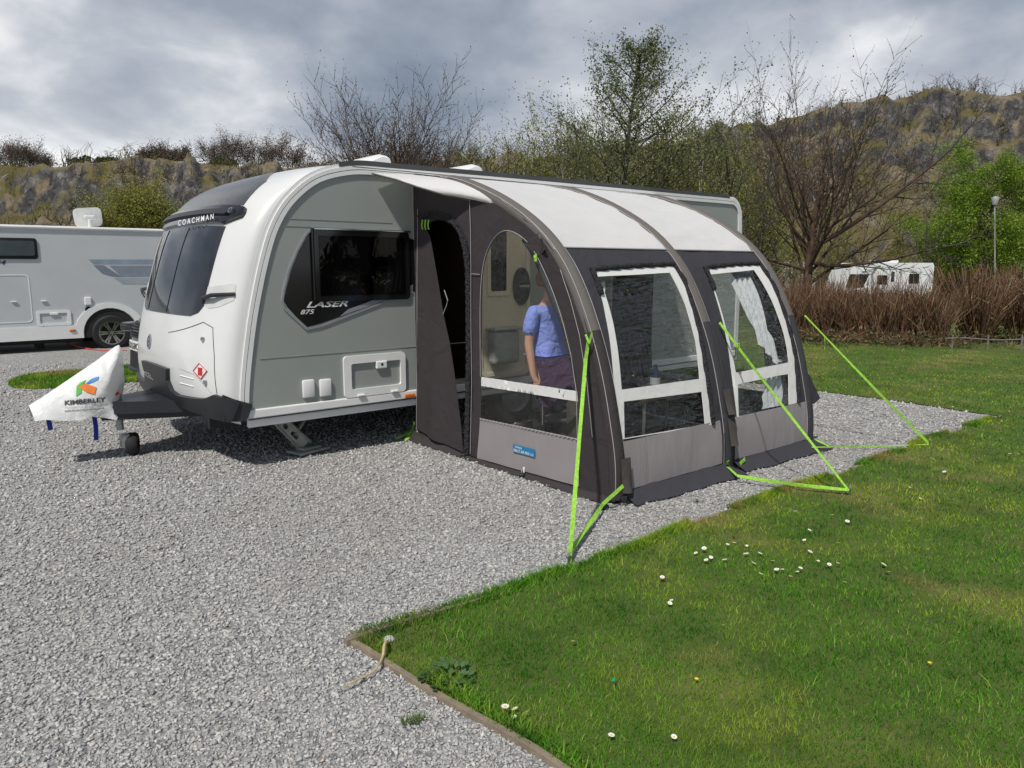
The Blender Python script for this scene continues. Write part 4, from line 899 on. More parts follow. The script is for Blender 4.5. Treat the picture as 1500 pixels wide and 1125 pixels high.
for nm, col, pts in (('stripe', (.24, .31, .38), [(129, 380), (260, 380), (260, 387), (137, 387)]), ('stripe', (.19, .22, .27), [(137, 388.5), (152, 388.5), (178, 405.5), (165, 405), (150, 401)]), ('stripe', (.22, .26, .32), [(160, 389), (260, 389), (260, 405.5), (178, 405.5)]), ('stripe', (.33, .37, .42), [(167, 407), (260, 407), (260, 416.5), (180, 416)])):
    b = MB(); patch(b, fM, nS, [(mp0(*p).x, mp0(*p).z) for p in pts], (), .003+.001*len(mh.children) % .002, .003, .5); b.build(nm, pbr('stripe_film', col, .4), mh)
p0, p1 = mp0(-12, 388), mp0(9.5, 388); b = MB(); text_on(b, 'T734', quadmap((p0.x-.1, YM-.004, p0.z), (p1.x, YM-.004, p1.z), (p0.x-.1, YM-.004, p0.z+.085)), .02, .3); b.build('lettering', M['dark_plastic'], mh)
b = MB(); b.box(((X0+wc.x)/2+1.2, YM+.6, zb-.02), (2.6, .9, .14)); b.box((wc.x-1.2, YM+.5, zb-.12), (.12, .4, .16)); b.box((wc.x, YM+1.0, wz), (.12, 1.9, .12)); b.build('chassis', M['rubber'], mh)
b = MB(); b.box((wc.x-.6, YM+.9, zr+.02), (.9, .6, .06), bev=.02); b.build('roof_vent', M['trim'], mh)
b = MB(); b.box((wc.x+.9, YM+.9, zr+.02), (.9, .6, .06), bev=.02); b.build('roof_vent', M['trim'], mh)
# satellite dish on its roof
dc = mp0(130, 318, YM+.9); ds = thing('satellite_dish', 'white rectangular satellite dish tilted up on the motorhome roof', 'satellite dish', (dc.x, YM+.9, zr))
RM = Matrix.Rotation(math.radians(-6), 3, 'Y')@Matrix.Rotation(math.radians(8), 3, 'X')
b = MB(); ol = rrect(-.27, -.20, .25, .19, .10); patch(b, lambda u, v: Vector((dc.x, YM+.9, dc.z))+RM@Vector((u*(1+.12*v), .18*(u*u+v*v), v)), lambda u, v: Vector((0, -1, 0)), ol, (), 0, .03, .08); d_ = b.build('reflector', pbr('dish_white', (.78, .78, .74), .5), ds, smooth=40)
b = MB(); b.tube([(dc.x, YM+.85, zr), (dc.x, YM+.8, dc.z-.05)], .04, 10); b.box((dc.x, YM+.83, dc.z-.0), (.2, .05, .07), bev=.02); b.box((dc.x, YM+.9, zr+.02), (.4, .4, .07), bev=.03); b.build('mount', M['trim'], ds)
# tow car parked behind the caravan
xc, yc = -1.33, 7.0
tc_ = thing('parked_car', 'dark grey car parked nose out behind the caravan with its grille and plate showing', 'car', (1., yc, 0))
cm = pbr('dark_grey_car_paint', (.022, .024, .028), .2, coat=1, var=.1)
CP_ = [(-.02, .30, .80), (.0, .55, .84), (.03, .82, .86), (.14, .98, .86), (.9, 1.08, .88), (1.35, 1.14, .88), (1.9, 1.52, .72), (2.5, 1.62, .7), (3.9, 1.56, .7), (4.45, 1.1, .82), (4.55, .8, .84), (4.5, .35, .82)]
b = MB(); vs_ = []; ny = 14
for (x, z, hw) in CP_:
    for j in range(ny+1):
        q = -1+2*j/ny; cur = (.34 if x < 1 else .1 if x > 4 else 0)*abs(q)**2.6*(1 if x < 1 else -1)
        vs_.append((xc+x+cur, yc+hw*q, z-(.05 if z > .9 else 0)*abs(q)**3))
fs_ = [(i*(ny+1)+j, i*(ny+1)+j+1, (i+1)*(ny+1)+j+1, (i+1)*(ny+1)+j) for i in range(len(CP_)-1) for j in range(ny)]
k = ny+1; fs_ += [tuple(i*k for i in range(len(CP_))), tuple(i*k+ny for i in range(len(CP_)-1, -1, -1)), tuple(range(k)) + tuple(range((len(CP_)-1)*k+ny, (len(CP_)-1)*k-1, -1))]
b.add(vs_, fs_); b.build('body', cm, tc_, smooth=35)
for s_ in (-1, 1):
    for x in (.85, 3.6):
        b = MB(); b.lathe([(.2, -.1), (.32, -.1), (.345, 0), (.32, .1), (.2, .1)], (xc+x, yc+s_*.82, .345), 24, 'Y'); w_ = b.build('wheel', M['rubber'], tc_, smooth=40)
        b = MB(); b.lathe([(0, .09*s_), (.2, .09*s_), (.22, .11*s_)], (xc+x, yc+s_*.82, .345), 20, 'Y'); b.build('rim', M['steel'], w_)
    b = MB(); b.box((xc+.17, yc+s_*.62, .84), (.22, .36, .12), rz=s_*.45, bev=.04); b.build('headlight', M['glassdark'], tc_, smooth=40)
def cf(y, z, o=.012): q = (y-yc)/.85; return Vector((xc+table([(.3, -.02), (.55, 0), (.82, .03), (.98, .14)], z)+.34*abs(q)**2.6-o, y, z))
b = MB(); patch(b, lambda y, z: cf(y, z), lambda y, z: Vector((-1, 0, 0)), [(yc-.5, .74), (yc+.5, .74), (yc+.6, .93), (yc-.6, .93)], (), .0, .02, .1); gr_ = b.build('grille', M['rubber'], tc_)
b = MB()
for z in np.linspace(.755, .92, 6): b.tube([cf(y, z, .02) for y in np.linspace(yc-.52, yc+.52, 9)], .007, 5)
for y in np.linspace(yc-.5, yc+.5, 17): b.tube([cf(y, .745, .02), cf(y, .925, .02)], .005, 4)
b.build('grille_mesh', M['dark_plastic'], gr_)
b = MB(); patch(b, lambda y, z: cf(y, z), lambda y, z: Vector((-1, 0, 0)), [(yc-.55, .36), (yc+.55, .36), (yc+.5, .55), (yc-.5, .55)], (), .0, .02, .1); b.build('air_intake', M['rubber'], tc_)
b = MB(); b.tube([cf(y, .335, .01) for y in np.linspace(yc-.8, yc+.8, 12)], .03, 8); b.build('bumper_lip', M['dark_plastic'], tc_, smooth=50)
b = MB(); patch(b, lambda y, z: cf(y, z), lambda y, z: Vector((-1, 0, 0)), [(yc-.26, .585), (yc+.26, .585), (yc+.26, .70), (yc-.26, .70)], (), .018, .02, .1); pl_ = b.build('number_plate', M['lettering_white'], tc_)
b = MB(); text_on(b, 'BX68C', lambda u, v: cf(yc+.23-.46*u, .60+.085*v, .034), .02); b.build('lettering', M['black'], pl_)
b = MB(); patch(b, lambda y, z: Vector((xc+lerp(1.37, 1.88, (z-1.14)/.38)-.012, y, z+.02)), lambda y, z: Vector((-.6, 0, .8)), [(yc-.76, 1.16), (yc+.76, 1.16), (yc+.64, 1.5), (yc-.64, 1.5)], (), .0, .01, .2); b.build('windscreen', M['glassdark'], tc_)
# red hook-up cable from the motorhome hatch to the ground
pts = [mp0(63, 478)+Vector((0, -.03, 0))]+[onz(px, py, z) for px, py, z in ((72, 487, .28), (85, 496, .17), (105, 505, .08), (125, 510, .02), (150, 513, .015), (185, 513, .015))]
b = MB(); b.tube([Vector(spline([tuple(p) for p in pts], t)) for t in np.linspace(0, 1, 30)], .012, 6); tag(b.build('power_cable', pbr('red_cable', (.6, .08, .05), .6), None, pts[-1]), 'red hook-up cable sagging from the motorhome hatch to the gravel', 'cable')
# far caravans beyond the hedge
def far_van(px0, px1, pytop, D, zb_, label, detail=True):
    a = at(px0, pytop, D); c = at(px1, pytop, D); o = (a+c)/2; ln = (c-a).length; hh = o.z-zb_; dx = RT; dn = -FH
    P = lambda u, z, d=0.: a+dx*u+dn*d+Vector((0, 0, zb_-a.z+z))
    t = thing('far_caravan', label, 'caravan', (o.x, o.y, zb_), 'white caravans beyond the hedge')
    f = lambda u, z: P(u, z); n = lambda u, z: dn
    pr = [(.02*ln, 0), (.0, .25*hh), (.03*ln, .6*hh), (.10*ln, .96*hh), (.2*ln, hh), (.985*ln, hh), (ln, .94*hh), (ln, 0)]
    b = MB(); patch(b, f, n, pr, (), 0, 2.2, .8); b.build('body', mwf, t)
    if detail:
        b = MB(); b2 = rrect; patch(b, f, n, [(.055*ln, .50*hh), (.24*ln, .50*hh), (.30*ln, .77*hh), (.09*ln, .77*hh)], (), .02, .02, .5); b.build('front_window', M['glassdark'], t)
        for u0, u1, v0, v1 in ((.39, .50, .56, .75), (.735, .845, .58, .78)):
            b = MB(); patch(b, f, n, b2(u0*ln, v0*hh, u1*ln, v1*hh, .05), (), .02, .02, .5); b.build('window', M['glassdark'], t)
        b = MB(); patch(b, f, n, b2(.54*ln, .62*hh, .575*ln, .82*hh, .02), (), .02, .02, .5); b.build('door_window', M['glassdark'], t)
        b = MB(); b.tube([P(.33*ln+.09*ln*(1-math.cos(q)), .74*hh+.2*hh*math.sin(q), .015) for q in np.linspace(-.9, 1.5, 12)], .05, 5); b.build('stripe', M['silver'], t)
        b = MB(); b.box(P(.55*ln, hh+.06, -1), (1.2, .8, .14), rz=-YAW, bev=.03); b.build('roof_vent', M['trim'], t)
    b = MB(); b.lathe([(0, .0), (.3, .0), (.32, .1), (.3, .2)], P(.62*ln, -.05, -.1), 20, M=(-dn).to_track_quat('Z', 'Y').to_matrix()); b.build('wheel', M['rubber'], t)
    return t
mwf = pbr('far_caravan_white', (.74, .77, .79), .4, var=.03)
far_van(1234, 1369, 385, 40, -.75, 'white caravan with three dark side windows seen above the brown hedge')
far_van(1153, 1196, 384, 46, -.75, 'white caravan half hidden behind the trunk of the big bare tree', False)
# lamp post and low rail
lpb = gp(1457, 27, -.3); t = thing('lamp_post', 'slim white lamp post in front of the bright green tree', 'lamp post', lpb)
top = at(1457, 300, 27); b = MB(); lpm = pbr('lamp_post_grey', (.30, .31, .31), .5, var=.3, vs=3); b.tube([lpb, top], [.028, .022], 10); b.build('post', lpm, t)
b = MB(); b.lathe([(.0, .30), (.11, .26), (.13, .22), (.08, .0), (0, 0)], top, 16); b.build('lamp', lpm, t, smooth=40)
ra, rb = onz(1382, 512), gp(1540, 14.6); t = thing('rail_fence', 'low weathered grey rail fence at the back edge of the lawn', 'fence', ra)
gm = pbr('weathered_grey_wood', (.16, .155, .15), .8, var=.25, vs=12)
for f in (.08, .42, .74, 1):
    p = ra.lerp(rb, f); p.z = 0; b = MB(); b.tube([p, p+Vector((0, 0, .30))], .016, 6); b.build('post', gm, t)
b = MB(); b.tube([ra.lerp(rb, f)+Vector((0, 0, .22+.015*math.sin(f*9))) for f in np.linspace(0, 1, 12)], .013, 6); b.build('rail', gm, t)

# ================================================================== GROUND: gravel pitch, lawns, edging
def smooth_edge(x): return -.60+.018*math.sin(x*2.1)+.012*math.sin(x*5.3+1)-.0*x
XE = 5.62
def ex(y): return XE+.05*math.sin(y*1.3)+.02*math.sin(y*4)
def lx(y): return -2.335+.13*(-.6-y)/1.2      # left border of the near lawn
def in_lawn(x, y): return (y < smooth_edge(x) and x > lx(y)) or x > ex(y)
def in_patch(x, y):
    q = (x+.6)/1.85; w = (y-9.15)/.95
    return abs(q)**4+abs(w)**4 < 1+.15*math.sin(x*5+y*3)
# gravel base sheet
gm, nt, out = nmat('limestone_gravel_bed'); p = N(nt, 'ShaderNodeBsdfPrincipled'); L(nt, p.outputs[0], out.inputs[0])
tc = N(nt, 'ShaderNodeTexCoord'); vo = N(nt, 'ShaderNodeTexVoronoi'); vo.inputs['Scale'].default_value = 44; vo.inputs['Randomness'].default_value = 1
wn = noi(nt, 60, 2, .5, tc.outputs['Object']); va = N(nt, 'ShaderNodeVectorMath', operation='MULTIPLY_ADD'); L(nt, wn, va.inputs[0]); va.inputs[1].default_value = (.012, .012, 0); L(nt, tc.outputs['Object'], va.inputs[2]); L(nt, va.outputs[0], vo.inputs['Vector'])
sp_ = N(nt, 'ShaderNodeSeparateColor'); L(nt, vo.outputs['Color'], sp_.inputs[0])
c = ramp(nt, sp_.outputs[0], [(0, (.20, .20, .205)), (.3, (.30, .30, .305)), (.65, (.38, .378, .37)), (.93, (.46, .45, .43)), (1, (.58, .57, .55))])
c = mixc(nt, ramp(nt, vo.outputs['Distance'], [(.4, (0, 0, 0)), (.8, (.6,)*3)]), c, (.10, .10, .102))
c = mixc(nt, ramp(nt, noi(nt, .55, 4, .6, tc.outputs['Object']), [(.42, (0, 0, 0)), (.68, (.35,)*3)]), c, (.24, .225, .20))
L(nt, c, p.inputs['Base Color']); p.inputs['Roughness'].default_value = .85; p.inputs['Specular IOR Level'].default_value = .25
iv = N(nt, 'ShaderNodeMath', operation='SUBTRACT'); iv.inputs[0].default_value = 1; L(nt, vo.outputs['Distance'], iv.inputs[1])
bn = N(nt, 'ShaderNodeBump'); bn.inputs['Strength'].default_value = .9; bn.inputs['Distance'].default_value = .012; L(nt, iv.outputs[0], bn.inputs['Height']); L(nt, bn.outputs[0], p.inputs['Normal'])
b = MB(); b.add([(-34, -14, 0), (XE+.1, -14, 0), (XE+.1, 17, 0), (-34, 17, 0)], [(0, 1, 2, 3)]); tag(b.build('gravel_ground', gm), kind='structure')
# loose stones
def polar(n, r0, r1, a0, a1):
    r = r0*(r1/r0)**RNG.random(n); a = a0+(a1-a0)*RNG.random(n)
    d = np.stack([np.cos(a), np.sin(a)], 1)
    return np.array(CAM)[:2]+(d[:, :1]*np.array(FH)[:2]+d[:, 1:]*np.array(RT)[:2])*r[:, None], r
def lawn_mask(P):
    x, y = P[:, 0], P[:, 1]; se = -.60+.018*np.sin(x*2.1)+.012*np.sin(x*5.3+1); e_ = XE+.05*np.sin(y*1.3)+.02*np.sin(y*4)
    return ((y < se) & (x > -2.335+.13*(-.6-y)/1.2)) | (x > e_)
def patch_mask(P):
    x, y = P[:, 0], P[:, 1]; return np.abs((x+.6)/1.85)**4+np.abs((y-9.15)/.95)**4 < 1+.15*np.sin(x*5+y*3)
cube = np.array([(-1, -1, -1), (1, -1, -1), (1, 1, -1), (-1, 1, -1), (-1, -1, 1), (1, -1, 1), (1, 1, 1), (-1, 1, 1)], float)*.62
cf_ = np.array([(0, 3, 2, 1), (4, 5, 6, 7), (0, 1, 5, 4), (1, 2, 6, 5), (2, 3, 7, 6), (3, 0, 4, 7)])
def rotm(n, full=True):
    q = RNG.normal(size=(n, 4)); q /= np.linalg.norm(q, axis=1)[:, None]; w, x, y, z = q.T
    return np.stack([1-2*(y*y+z*z), 2*(x*y-w*z), 2*(x*z+w*y), 2*(x*y+w*z), 1-2*(x*x+z*z), 2*(y*z-w*x), 2*(x*z-w*y), 2*(y*z+w*x), 1-2*(x*x+y*y)], 1).reshape(-1, 3, 3)
P, r = polar(NSTONE, 1.7, 15, -.72, .72); ok = ~lawn_mask(P) & ~patch_mask(P) & ~((P[:, 0] > 0) & (P[:, 0] < 2.7) & (P[:, 1] > 0) & (P[:, 1] < 2.5)); P, r = P[ok], r[ok]
n = len(P); sz = np.clip(RNG.gamma(6, 1/6, n), .35, 1.75)*.0076*np.clip((r/3.2)**.5, .85, 1.9)
V = cube[None]*(1+RNG.uniform(-.45, .45, (n, 8, 3)))*np.stack([RNG.uniform(.9, 1.35, n), RNG.uniform(.6, 1, n), RNG.uniform(.3, .7, n)], 1)[:, None, :]
V = np.einsum('nij,nkj->nki', rotm(n), V)*sz[:, None, None]; V[:, :, 2] *= .8; V[:, :, 2] += sz[:, None]*RNG.uniform(-.1, .5, n)[:, None]; V[:, :, :2] += P[:, None, :]
F = (cf_[None]+(np.arange(n)*8)[:, None, None]).reshape(-1, 4)
tag(npmesh('gravel', V, F, island('limestone_chips', [(0, (.27, .27, .275)), (.25, (.36, .36, .365)), (.6, (.44, .438, .43)), (.88, (.51, .50, .48)), (.97, (.60, .59, .57)), (1, (.48, .41, .36))], .85, .25, 300, patch_=[(.55, .45, .68, (.33, .325, .31), .45)])), kind='stuff')
# timber edging boards
wd = pbr('weathered_edging_timber', (.22, .18, .13), .85, var=.25, vs=14, bump=.3, bs=60)
b = MB(); e = [(x, smooth_edge(x)) for x in np.linspace(-2.36, XE, 60)]
b.ribbon([(x, y+.0, .004-.018*sstep(-1.9, -1.2, x)+.006*noise.noise(Vector((x*3, 1, 0)))) for x, y in e], .05, (0, 0, 1), .032); tag(b.build('edging_board', wd), 'weathered timber edging board between the gravel and the front lawn', 'edging board')
b = MB(); b.ribbon([(lx(y)+.006*math.sin(y*7), y, .0+.009*noise.noise(Vector((y*4, 0, 1)))) for y in np.linspace(-.56, -5, 70)], .044, (0, 0, 1), .026); tag(b.build('edging_board', wd), 'weathered timber edging board running down from the gravel corner to the bottom edge', 'edging board')
# lawn sheets
sm = island('lawn_soil_and_thatch', [(0, (.07, .105, .02)), (1, (.075, .11, .022))], .95, .8, 90, patch_=[(.9, .5, .66, (.19, .17, .06), .7), (3.1, .5, .7, (.04, .07, .014), .7)])
def dome(x, y): return .012+.03*sstep(0, 1.2, max(0, min(-.6-y, 3)))*.3
b = MB(); xs = [lx(-.6)]+list(np.linspace(-2.2, XE, 40))
b.add([(x, smooth_edge(x), .010) for x in np.linspace(-2.32, XE+.02, 60)]+[(lerp(lx(-14), XE+.02, i/59), -14, .010) for i in range(60)], [(i, i+60, i+61, i+1) for i in range(59)])
ys = np.linspace(-14, 17, 120); b.add([(ex(y), y, .0105) for y in ys]+[(34, y, .0105) for y in ys], [(i, i+1, i+121, i+120) for i in range(119)])
tag(b.build('lawn', sm), kind='structure')
b = MB(); a_ = np.linspace(0, 2*math.pi, 60, endpoint=False)
def sup(a, k=1.): c_, s_ = math.cos(a), math.sin(a); return (-.6+1.85*k*math.copysign(abs(c_)**.5, c_), 9.15+.95*k*math.copysign(abs(s_)**.5, s_), .011)
b.add([sup(a) for a in a_], [tuple(range(60))]); tag(b.build('lawn_island', sm), kind='structure')
# grass blades
def blades(P, r, h0, h1, w, name, mat, lean=.7):
    n = len(P); h = RNG.uniform(h0, h1, n); a = RNG.uniform(0, 2*math.pi, n); ln = RNG.uniform(.1, lean, n)*h; b_ = RNG.uniform(0, 2*math.pi, n)
    ww = w*RNG.uniform(.6, 1.3, n); d = np.stack([np.cos(a), np.sin(a)], 1)*ww[:, None]/2; l = np.stack([np.cos(b_), np.sin(b_)], 1)*ln[:, None]
    z0 = np.full(n, .006)
    A = np.concatenate([P-d, z0[:, None]], 1); B = np.concatenate([P+d, z0[:, None]], 1)
    Cc = np.concatenate([P+l*.35+d*.7, (h*.6)[:, None]], 1); C2 = np.concatenate([P+l*.35-d*.7, (h*.6)[:, None]], 1); T = np.concatenate([P+l, h[:, None]], 1)
    V = np.stack([A, B, Cc, C2, T], 1).reshape(-1, 3); k = np.arange(n)*5
    F4 = np.stack([k, k+1, k+2, k+3], 1); F3 = np.stack([k+3, k+2, k+4, k+4], 1)
    F = np.concatenate([np.stack([k, k+1, k+2], 1), np.stack([k, k+2, k+3], 1), np.stack([k+3, k+2, k+4], 1)])
    return tag(npmesh(name, V, F, mat), kind='stuff')
gmat = island('grass_blades', [(0, (.058, .20, .008)), (.35, (.098, .295, .014)), (.75, (.15, .37, .022)), (.93, (.25, .42, .045)), (1, (.48, .41, .17))], .65, 0, trans=.35,
              patch_=[(.8, .46, .62, (.38, .46, .045), .85), (2.2, .47, .62, (.036, .15, .010), .85), (1.0, .55, .64, (.40, .29, .11), .8), (7, .52, .72, (.07, .16, .025), .5)])
P, r = polar(NGRASS, 1.6, 17, -.72, .75); ok = lawn_mask(P); P, r = P[ok], r[ok]
hm = np.array([noise.noise(Vector((x*1.6, y*1.6, 0))) for x, y in P])
blades(P, r, .014, .038+.0*r, .0042*np.clip(r/3, .8, 4), 'grass', gmat)
P2, r2 = polar(int(NGRASS*.10), 1.6, 12, -.72, .75); ok = lawn_mask(P2); P2, r2 = P2[ok], r2[ok]; cl_ = np.array([noise.noise(Vector((x*2.3, y*2.3, 5))) > .18 for x, y in P2]); P2, r2 = P2[cl_], r2[cl_]
blades(P2, r2, .03, .065, .0045*np.clip(r2/3, .8, 4), 'tall_grass', gmat, 1.0)
# fringe over the edging, and the grass island on the left
xe = RNG.uniform(-2.3, XE, 22000); P3 = np.stack([xe, -.60+.018*np.sin(xe*2.1)+.012*np.sin(xe*5.3+1)-np.abs(RNG.normal(0, .035, 22000))+.03], 1); ye = RNG.uniform(-5, -.6, 5000); P4 = np.stack([-2.335+.13*(-.6-ye)/1.2+np.abs(RNG.normal(0, .04, 5000))+.02, ye], 1)
P3 = np.concatenate([P3, P4]); keep = np.array([noise.noise(Vector((x*1.7, y*1.7, 9))) > -.12 for x, y in P3]); P3 = P3[keep]; blades(P3, None, .02, .06, .006, 'grass_fringe', gmat, 1.1)
P5 = np.stack([RNG.uniform(-2.7, 1.6, 30000), RNG.uniform(8., 10.3, 30000)], 1); P5 = P5[patch_mask(P5)]; blades(P5, None, .03, .07, .012, 'grass_on_island', gmat)
# broad-leaved weed clump, dry stem, pale stone
wp = onz(655, 1000); b = MB()
for i in range(70):
    a, q, t_ = random.random()*6.28, random.random()**.6*.10, random.uniform(.3, 1)
    c0 = wp+Vector((math.cos(a)*q, math.sin(a)*q, .02+.03*random.random())); l = .035; d = Vector((math.cos(a+t_), math.sin(a+t_), .35)); s_ = Vector((-d.y, d.x, 0))*.011
    b.add([c0, c0+d*l*.5+s_, c0+d*l, c0+d*l*.5-s_], [(0, 1, 2, 3)])
tag(b.build('weed_clump', island('weed_leaves', [(0, (.05, .11, .03)), (1, (.09, .17, .06))], .6, trans=.2), None, wp), 'dark green broad leaved weed clump beside the edging board', 'weed')
st = [onz(567, 940, .035), onz(563, 945, .06), onz(561, 960, .03), onz(556, 972, .03), onz(545, 985, .025), onz(520, 997, .03), onz(500, 1008, .025)]
b = MB(); b.tube([Vector(spline([tuple(q) for q in st], t)) for t in np.linspace(0, 1, 24)], [.008-.005*t for t in np.linspace(0, 1, 24)], 6); tag(b.build('dry_stem', pbr('straw', (.45, .36, .20), .8, var=.2, vs=40), None, st[0]), 'dry straw coloured stem lying across the gravel corner', 'stem')
stp = onz(570, 940); b = MB(); b.lathe([(0, -.012), (.024, -.008), (.028, .0), (.022, .008), (.012, .013), (0, .014)], stp+Vector((0, 0, .012)), 9); o = b.build('pale_stone', pbr('pale_stone', (.42, .42, .40), .8), None, stp, smooth=30); tag(o, 'pale white stone on the tip of the lawn corner', 'stone')
for px, py, h in ((592, 1062, .03), (612, 1056, .022), (588, 915, .02), (1022, 735, .02)):
    g = onz(px, py, .01); b = MB()
    for i in range(26):
        a = random.random()*6.28; q = random.random()*.03; o = g+Vector((math.cos(a)*q*1.6, math.sin(a)*q, 0)); d = Vector((math.cos(a)*.6, math.sin(a)*.6, random.uniform(.5, 1.2)))*h; s_ = Vector((-math.sin(a), math.cos(a), 0))*.004
        b.add([o-s_, o+s_, o+d], [(0, 1, 2)])
    tag(b.build('gravel_weed', island('gravel_weed_leaves', [(0, (.06, .12, .03)), (1, (.12, .17, .05))], .7, trans=.2), None, g), 'small green weed sprouting between the gravel stones', 'weed', 'weeds in the gravel')
# daisies
pet = pbr('daisy_petals', (.78, .78, .76), .6); yel = pbr('daisy_centre', (.7, .5, .03), .6)
dz = [(740, 1054), (759, 1050), (757, 1061), (985, 1089), (894, 1090), (1060, 927), (970, 855), (979, 891), (986, 887), (1039, 822), (1032, 812), (1037, 829), (1064, 829), (1064, 807), (1040, 825), (1074, 804), (1093, 806), (1095, 820), (1110, 818), (1133, 830), (1147, 843), (1139, 844), (1158, 856), (1170, 842), (1175, 832), (1181, 800), (1182, 785), (1183, 815), (1197, 831), (1169, 845), (1219, 764), (1240, 770), (1228, 803), (1213, 835), (1225, 836), (1236, 862), (1303, 847), (1289, 835), (1111, 852), (1022, 818), (1165, 758), (1345, 736), (1100, 832), (840, 955), (1410, 620), (1395, 600), (1250, 586), (1330, 720), (1352, 587), (1480, 672), (1270, 690), (1385, 698)]
b = MB(); d0 = thing('daisy', 'small white daisy with a yellow centre open in the lawn', 'flower', onz(*dz[0]), 'daisies in the lawn'); g = onz(*dz[0])
for k in range(13):
    a = 2*math.pi*k/13; d = Vector((math.cos(a), math.sin(a), .25)); s_ = Vector((-d.y, d.x, 0))*.0042; c0 = g+Vector((0, 0, .05))
    b.add([c0+d*.004, c0+d*.011+s_, c0+d*.0165, c0+d*.011-s_], [(0, 1, 2, 3)])
b.build('petals', pet, d0)
b = MB(); b.lathe([(.0055, .05), (.005, .0545), (0, .0565)], g, 8); b.build('centre', yel, d0)
b = MB(); b.tube([g, g+Vector((.004, .002, .052))], .0012, 4); b.build('stem', gmat, d0)
for q in dz[1:]:
    o = copy_tree(d0); o.location = onz(*q); k = random.uniform(.6, 1.05); o.scale = (k, k, random.uniform(.55, .85)); o.rotation_euler = (random.uniform(-.35, .35), random.uniform(-.35, .35), random.random()*6)
for px, py in ((1369, 591), (1020, 1005), (1361, 981)):
    g = onz(px, py); b = MB(); b.lathe([(0, .025), (.007, .028), (.009, .033), (0, .037)], g, 9); tag(b.build('dandelion', yel, None, g), 'small yellow dandelion flower in the lawn', 'flower', 'dandelions in the lawn')
g = onz(899, 996, .04); b = MB(); b.box(g, (.018, .012, .008), rz=.5, bev=.003); tag(b.build('green_clip', pbr('teal_plastic', (.0, .35, .15), .4), None, g), 'tiny teal plastic clip dropped in the lawn', 'clip')
# ================================================================== HILL WITH THE QUARRY FACE
CREST = [(-700, 262), (0, 251), (60, 250), (100, 251), (150, 247), (200, 240), (260, 241), (300, 244), (360, 250), (450, 252), (600, 246), (700, 240), (800, 238), (900, 230), (1000, 214), (1080, 200), (1150, 185), (1230, 168), (1290, 158), (1340, 151), (1380, 147), (1415, 154), (1435, 156), (1470, 147), (1500, 142), (1700, 120), (2200, 100)]
FOOT = [(-700, 58), (0, 56), (400, 54), (700, 46), (1000, 42), (1300, 44), (1500, 46), (2200, 50)]
DC = [(-700, 74), (0, 72), (450, 72), (800, 74), (1100, 76), (1300, 74), (1500, 70), (2200, 66)]
def gbase(px, d): return -.75*sstep(17, 34, d)*sstep(700, 1150, px)-.3*sstep(17, 30, d)*(1-sstep(700, 1150, px))-.02
def hill(px, d):
    c_ = table(CREST, px); dc = table(DC, px)+3.2*noise.noise(Vector((px*.011, 1, 0)))+1.6*noise.noise(Vector((px*.035, 5, 0)))
    f0 = table(FOOT, px); zc = 1.64+dc*(HZ-c_)/FP; z0 = gbase(px, d); q = (d-f0)/(dc-f0)
    left = 1-sstep(500, 900, px)
    tal = lerp(.56, .55, left)
    if q <= 0: return z0
    if q < .72: h = tal*(q/.72)**1.25
    elif q < .92:
        t = (q-.72)/.2; st_ = math.floor(t*3)/3+sstep(.55, 1, (t*3) % 1)/3; h = tal+(.97-tal)*lerp(t, st_, .8)
    else: h = .97+.03*min(1, (q-.92)/.08)
    z = z0+(zc-z0)*h+max(0, d-dc)*.02
    if q < 1.0:
        k = min(1, q*4)*(1-sstep(.9, 1.0, q)); g3 = gp(px, d, 0); z += k*(1.2*noise.noise(Vector((px*.025, d*.25, 3)))+1.0*noise.noise(Vector((g3.x*.45, g3.y*.45, 8)))+.5*noise.noise(Vector((g3.x*1.1, g3.y*1.1, 2)))+.5*abs(noise.noise(Vector((g3.x*.25, g3.y*.25, 2)))))
    return z+.18*noise.noise(Vector((px*.05, d*.4, 4)))*min(1, max(0, q*3))
PXS = np.arange(-560, 2100, 5.0); DS = np.concatenate([np.linspace(16.5, 40, 14), np.linspace(42, 60, 16), np.linspace(60.6, 78, 44), np.linspace(80, 140, 8)])
V = []; 
for d in DS:
    for px in PXS:
        p = gp(px, d, 0); p.z = hill(px, d) if d > 40 else gbase(px, d); V.append(tuple(p))
nx_ = len(PXS); F = np.array([(j*nx_+i, j*nx_+i+1, (j+1)*nx_+i+1, (j+1)*nx_+i) for j in range(len(DS)-1) for i in range(nx_-1)])
hm_, nt, out = nmat('quarry_hillside'); p = N(nt, 'ShaderNodeBsdfPrincipled'); L(nt, p.outputs[0], out.inputs[0]); tc = N(nt, 'ShaderNodeTexCoord'); O_ = tc.outputs['Object']
ge = N(nt, 'ShaderNodeNewGeometry'); sx_ = N(nt, 'ShaderNodeSeparateXYZ'); L(nt, ge.outputs['Normal'], sx_.inputs[0])
mp1 = N(nt, 'ShaderNodeMapping'); mp1.inputs['Scale'].default_value = (1, 1, .8); L(nt, O_, mp1.inputs[0])
vo = N(nt, 'ShaderNodeTexVoronoi'); vo.inputs['Scale'].default_value = 1.5; vo.feature = 'DISTANCE_TO_EDGE'; L(nt, mp1.outputs[0], vo.inputs['Vector'])
rk = ramp(nt, noi(nt, .9, 8, .7, mp1.outputs[0], .6), [(.3, (.045, .045, .05)), (.5, (.13, .13, .135)), (.68, (.29, .288, .283))])
rk = mixc(nt, ramp(nt, vo.outputs['Distance'], [(.0, (.6,)*3), (.05, (0, 0, 0))]), rk, (.03, .029, .029))
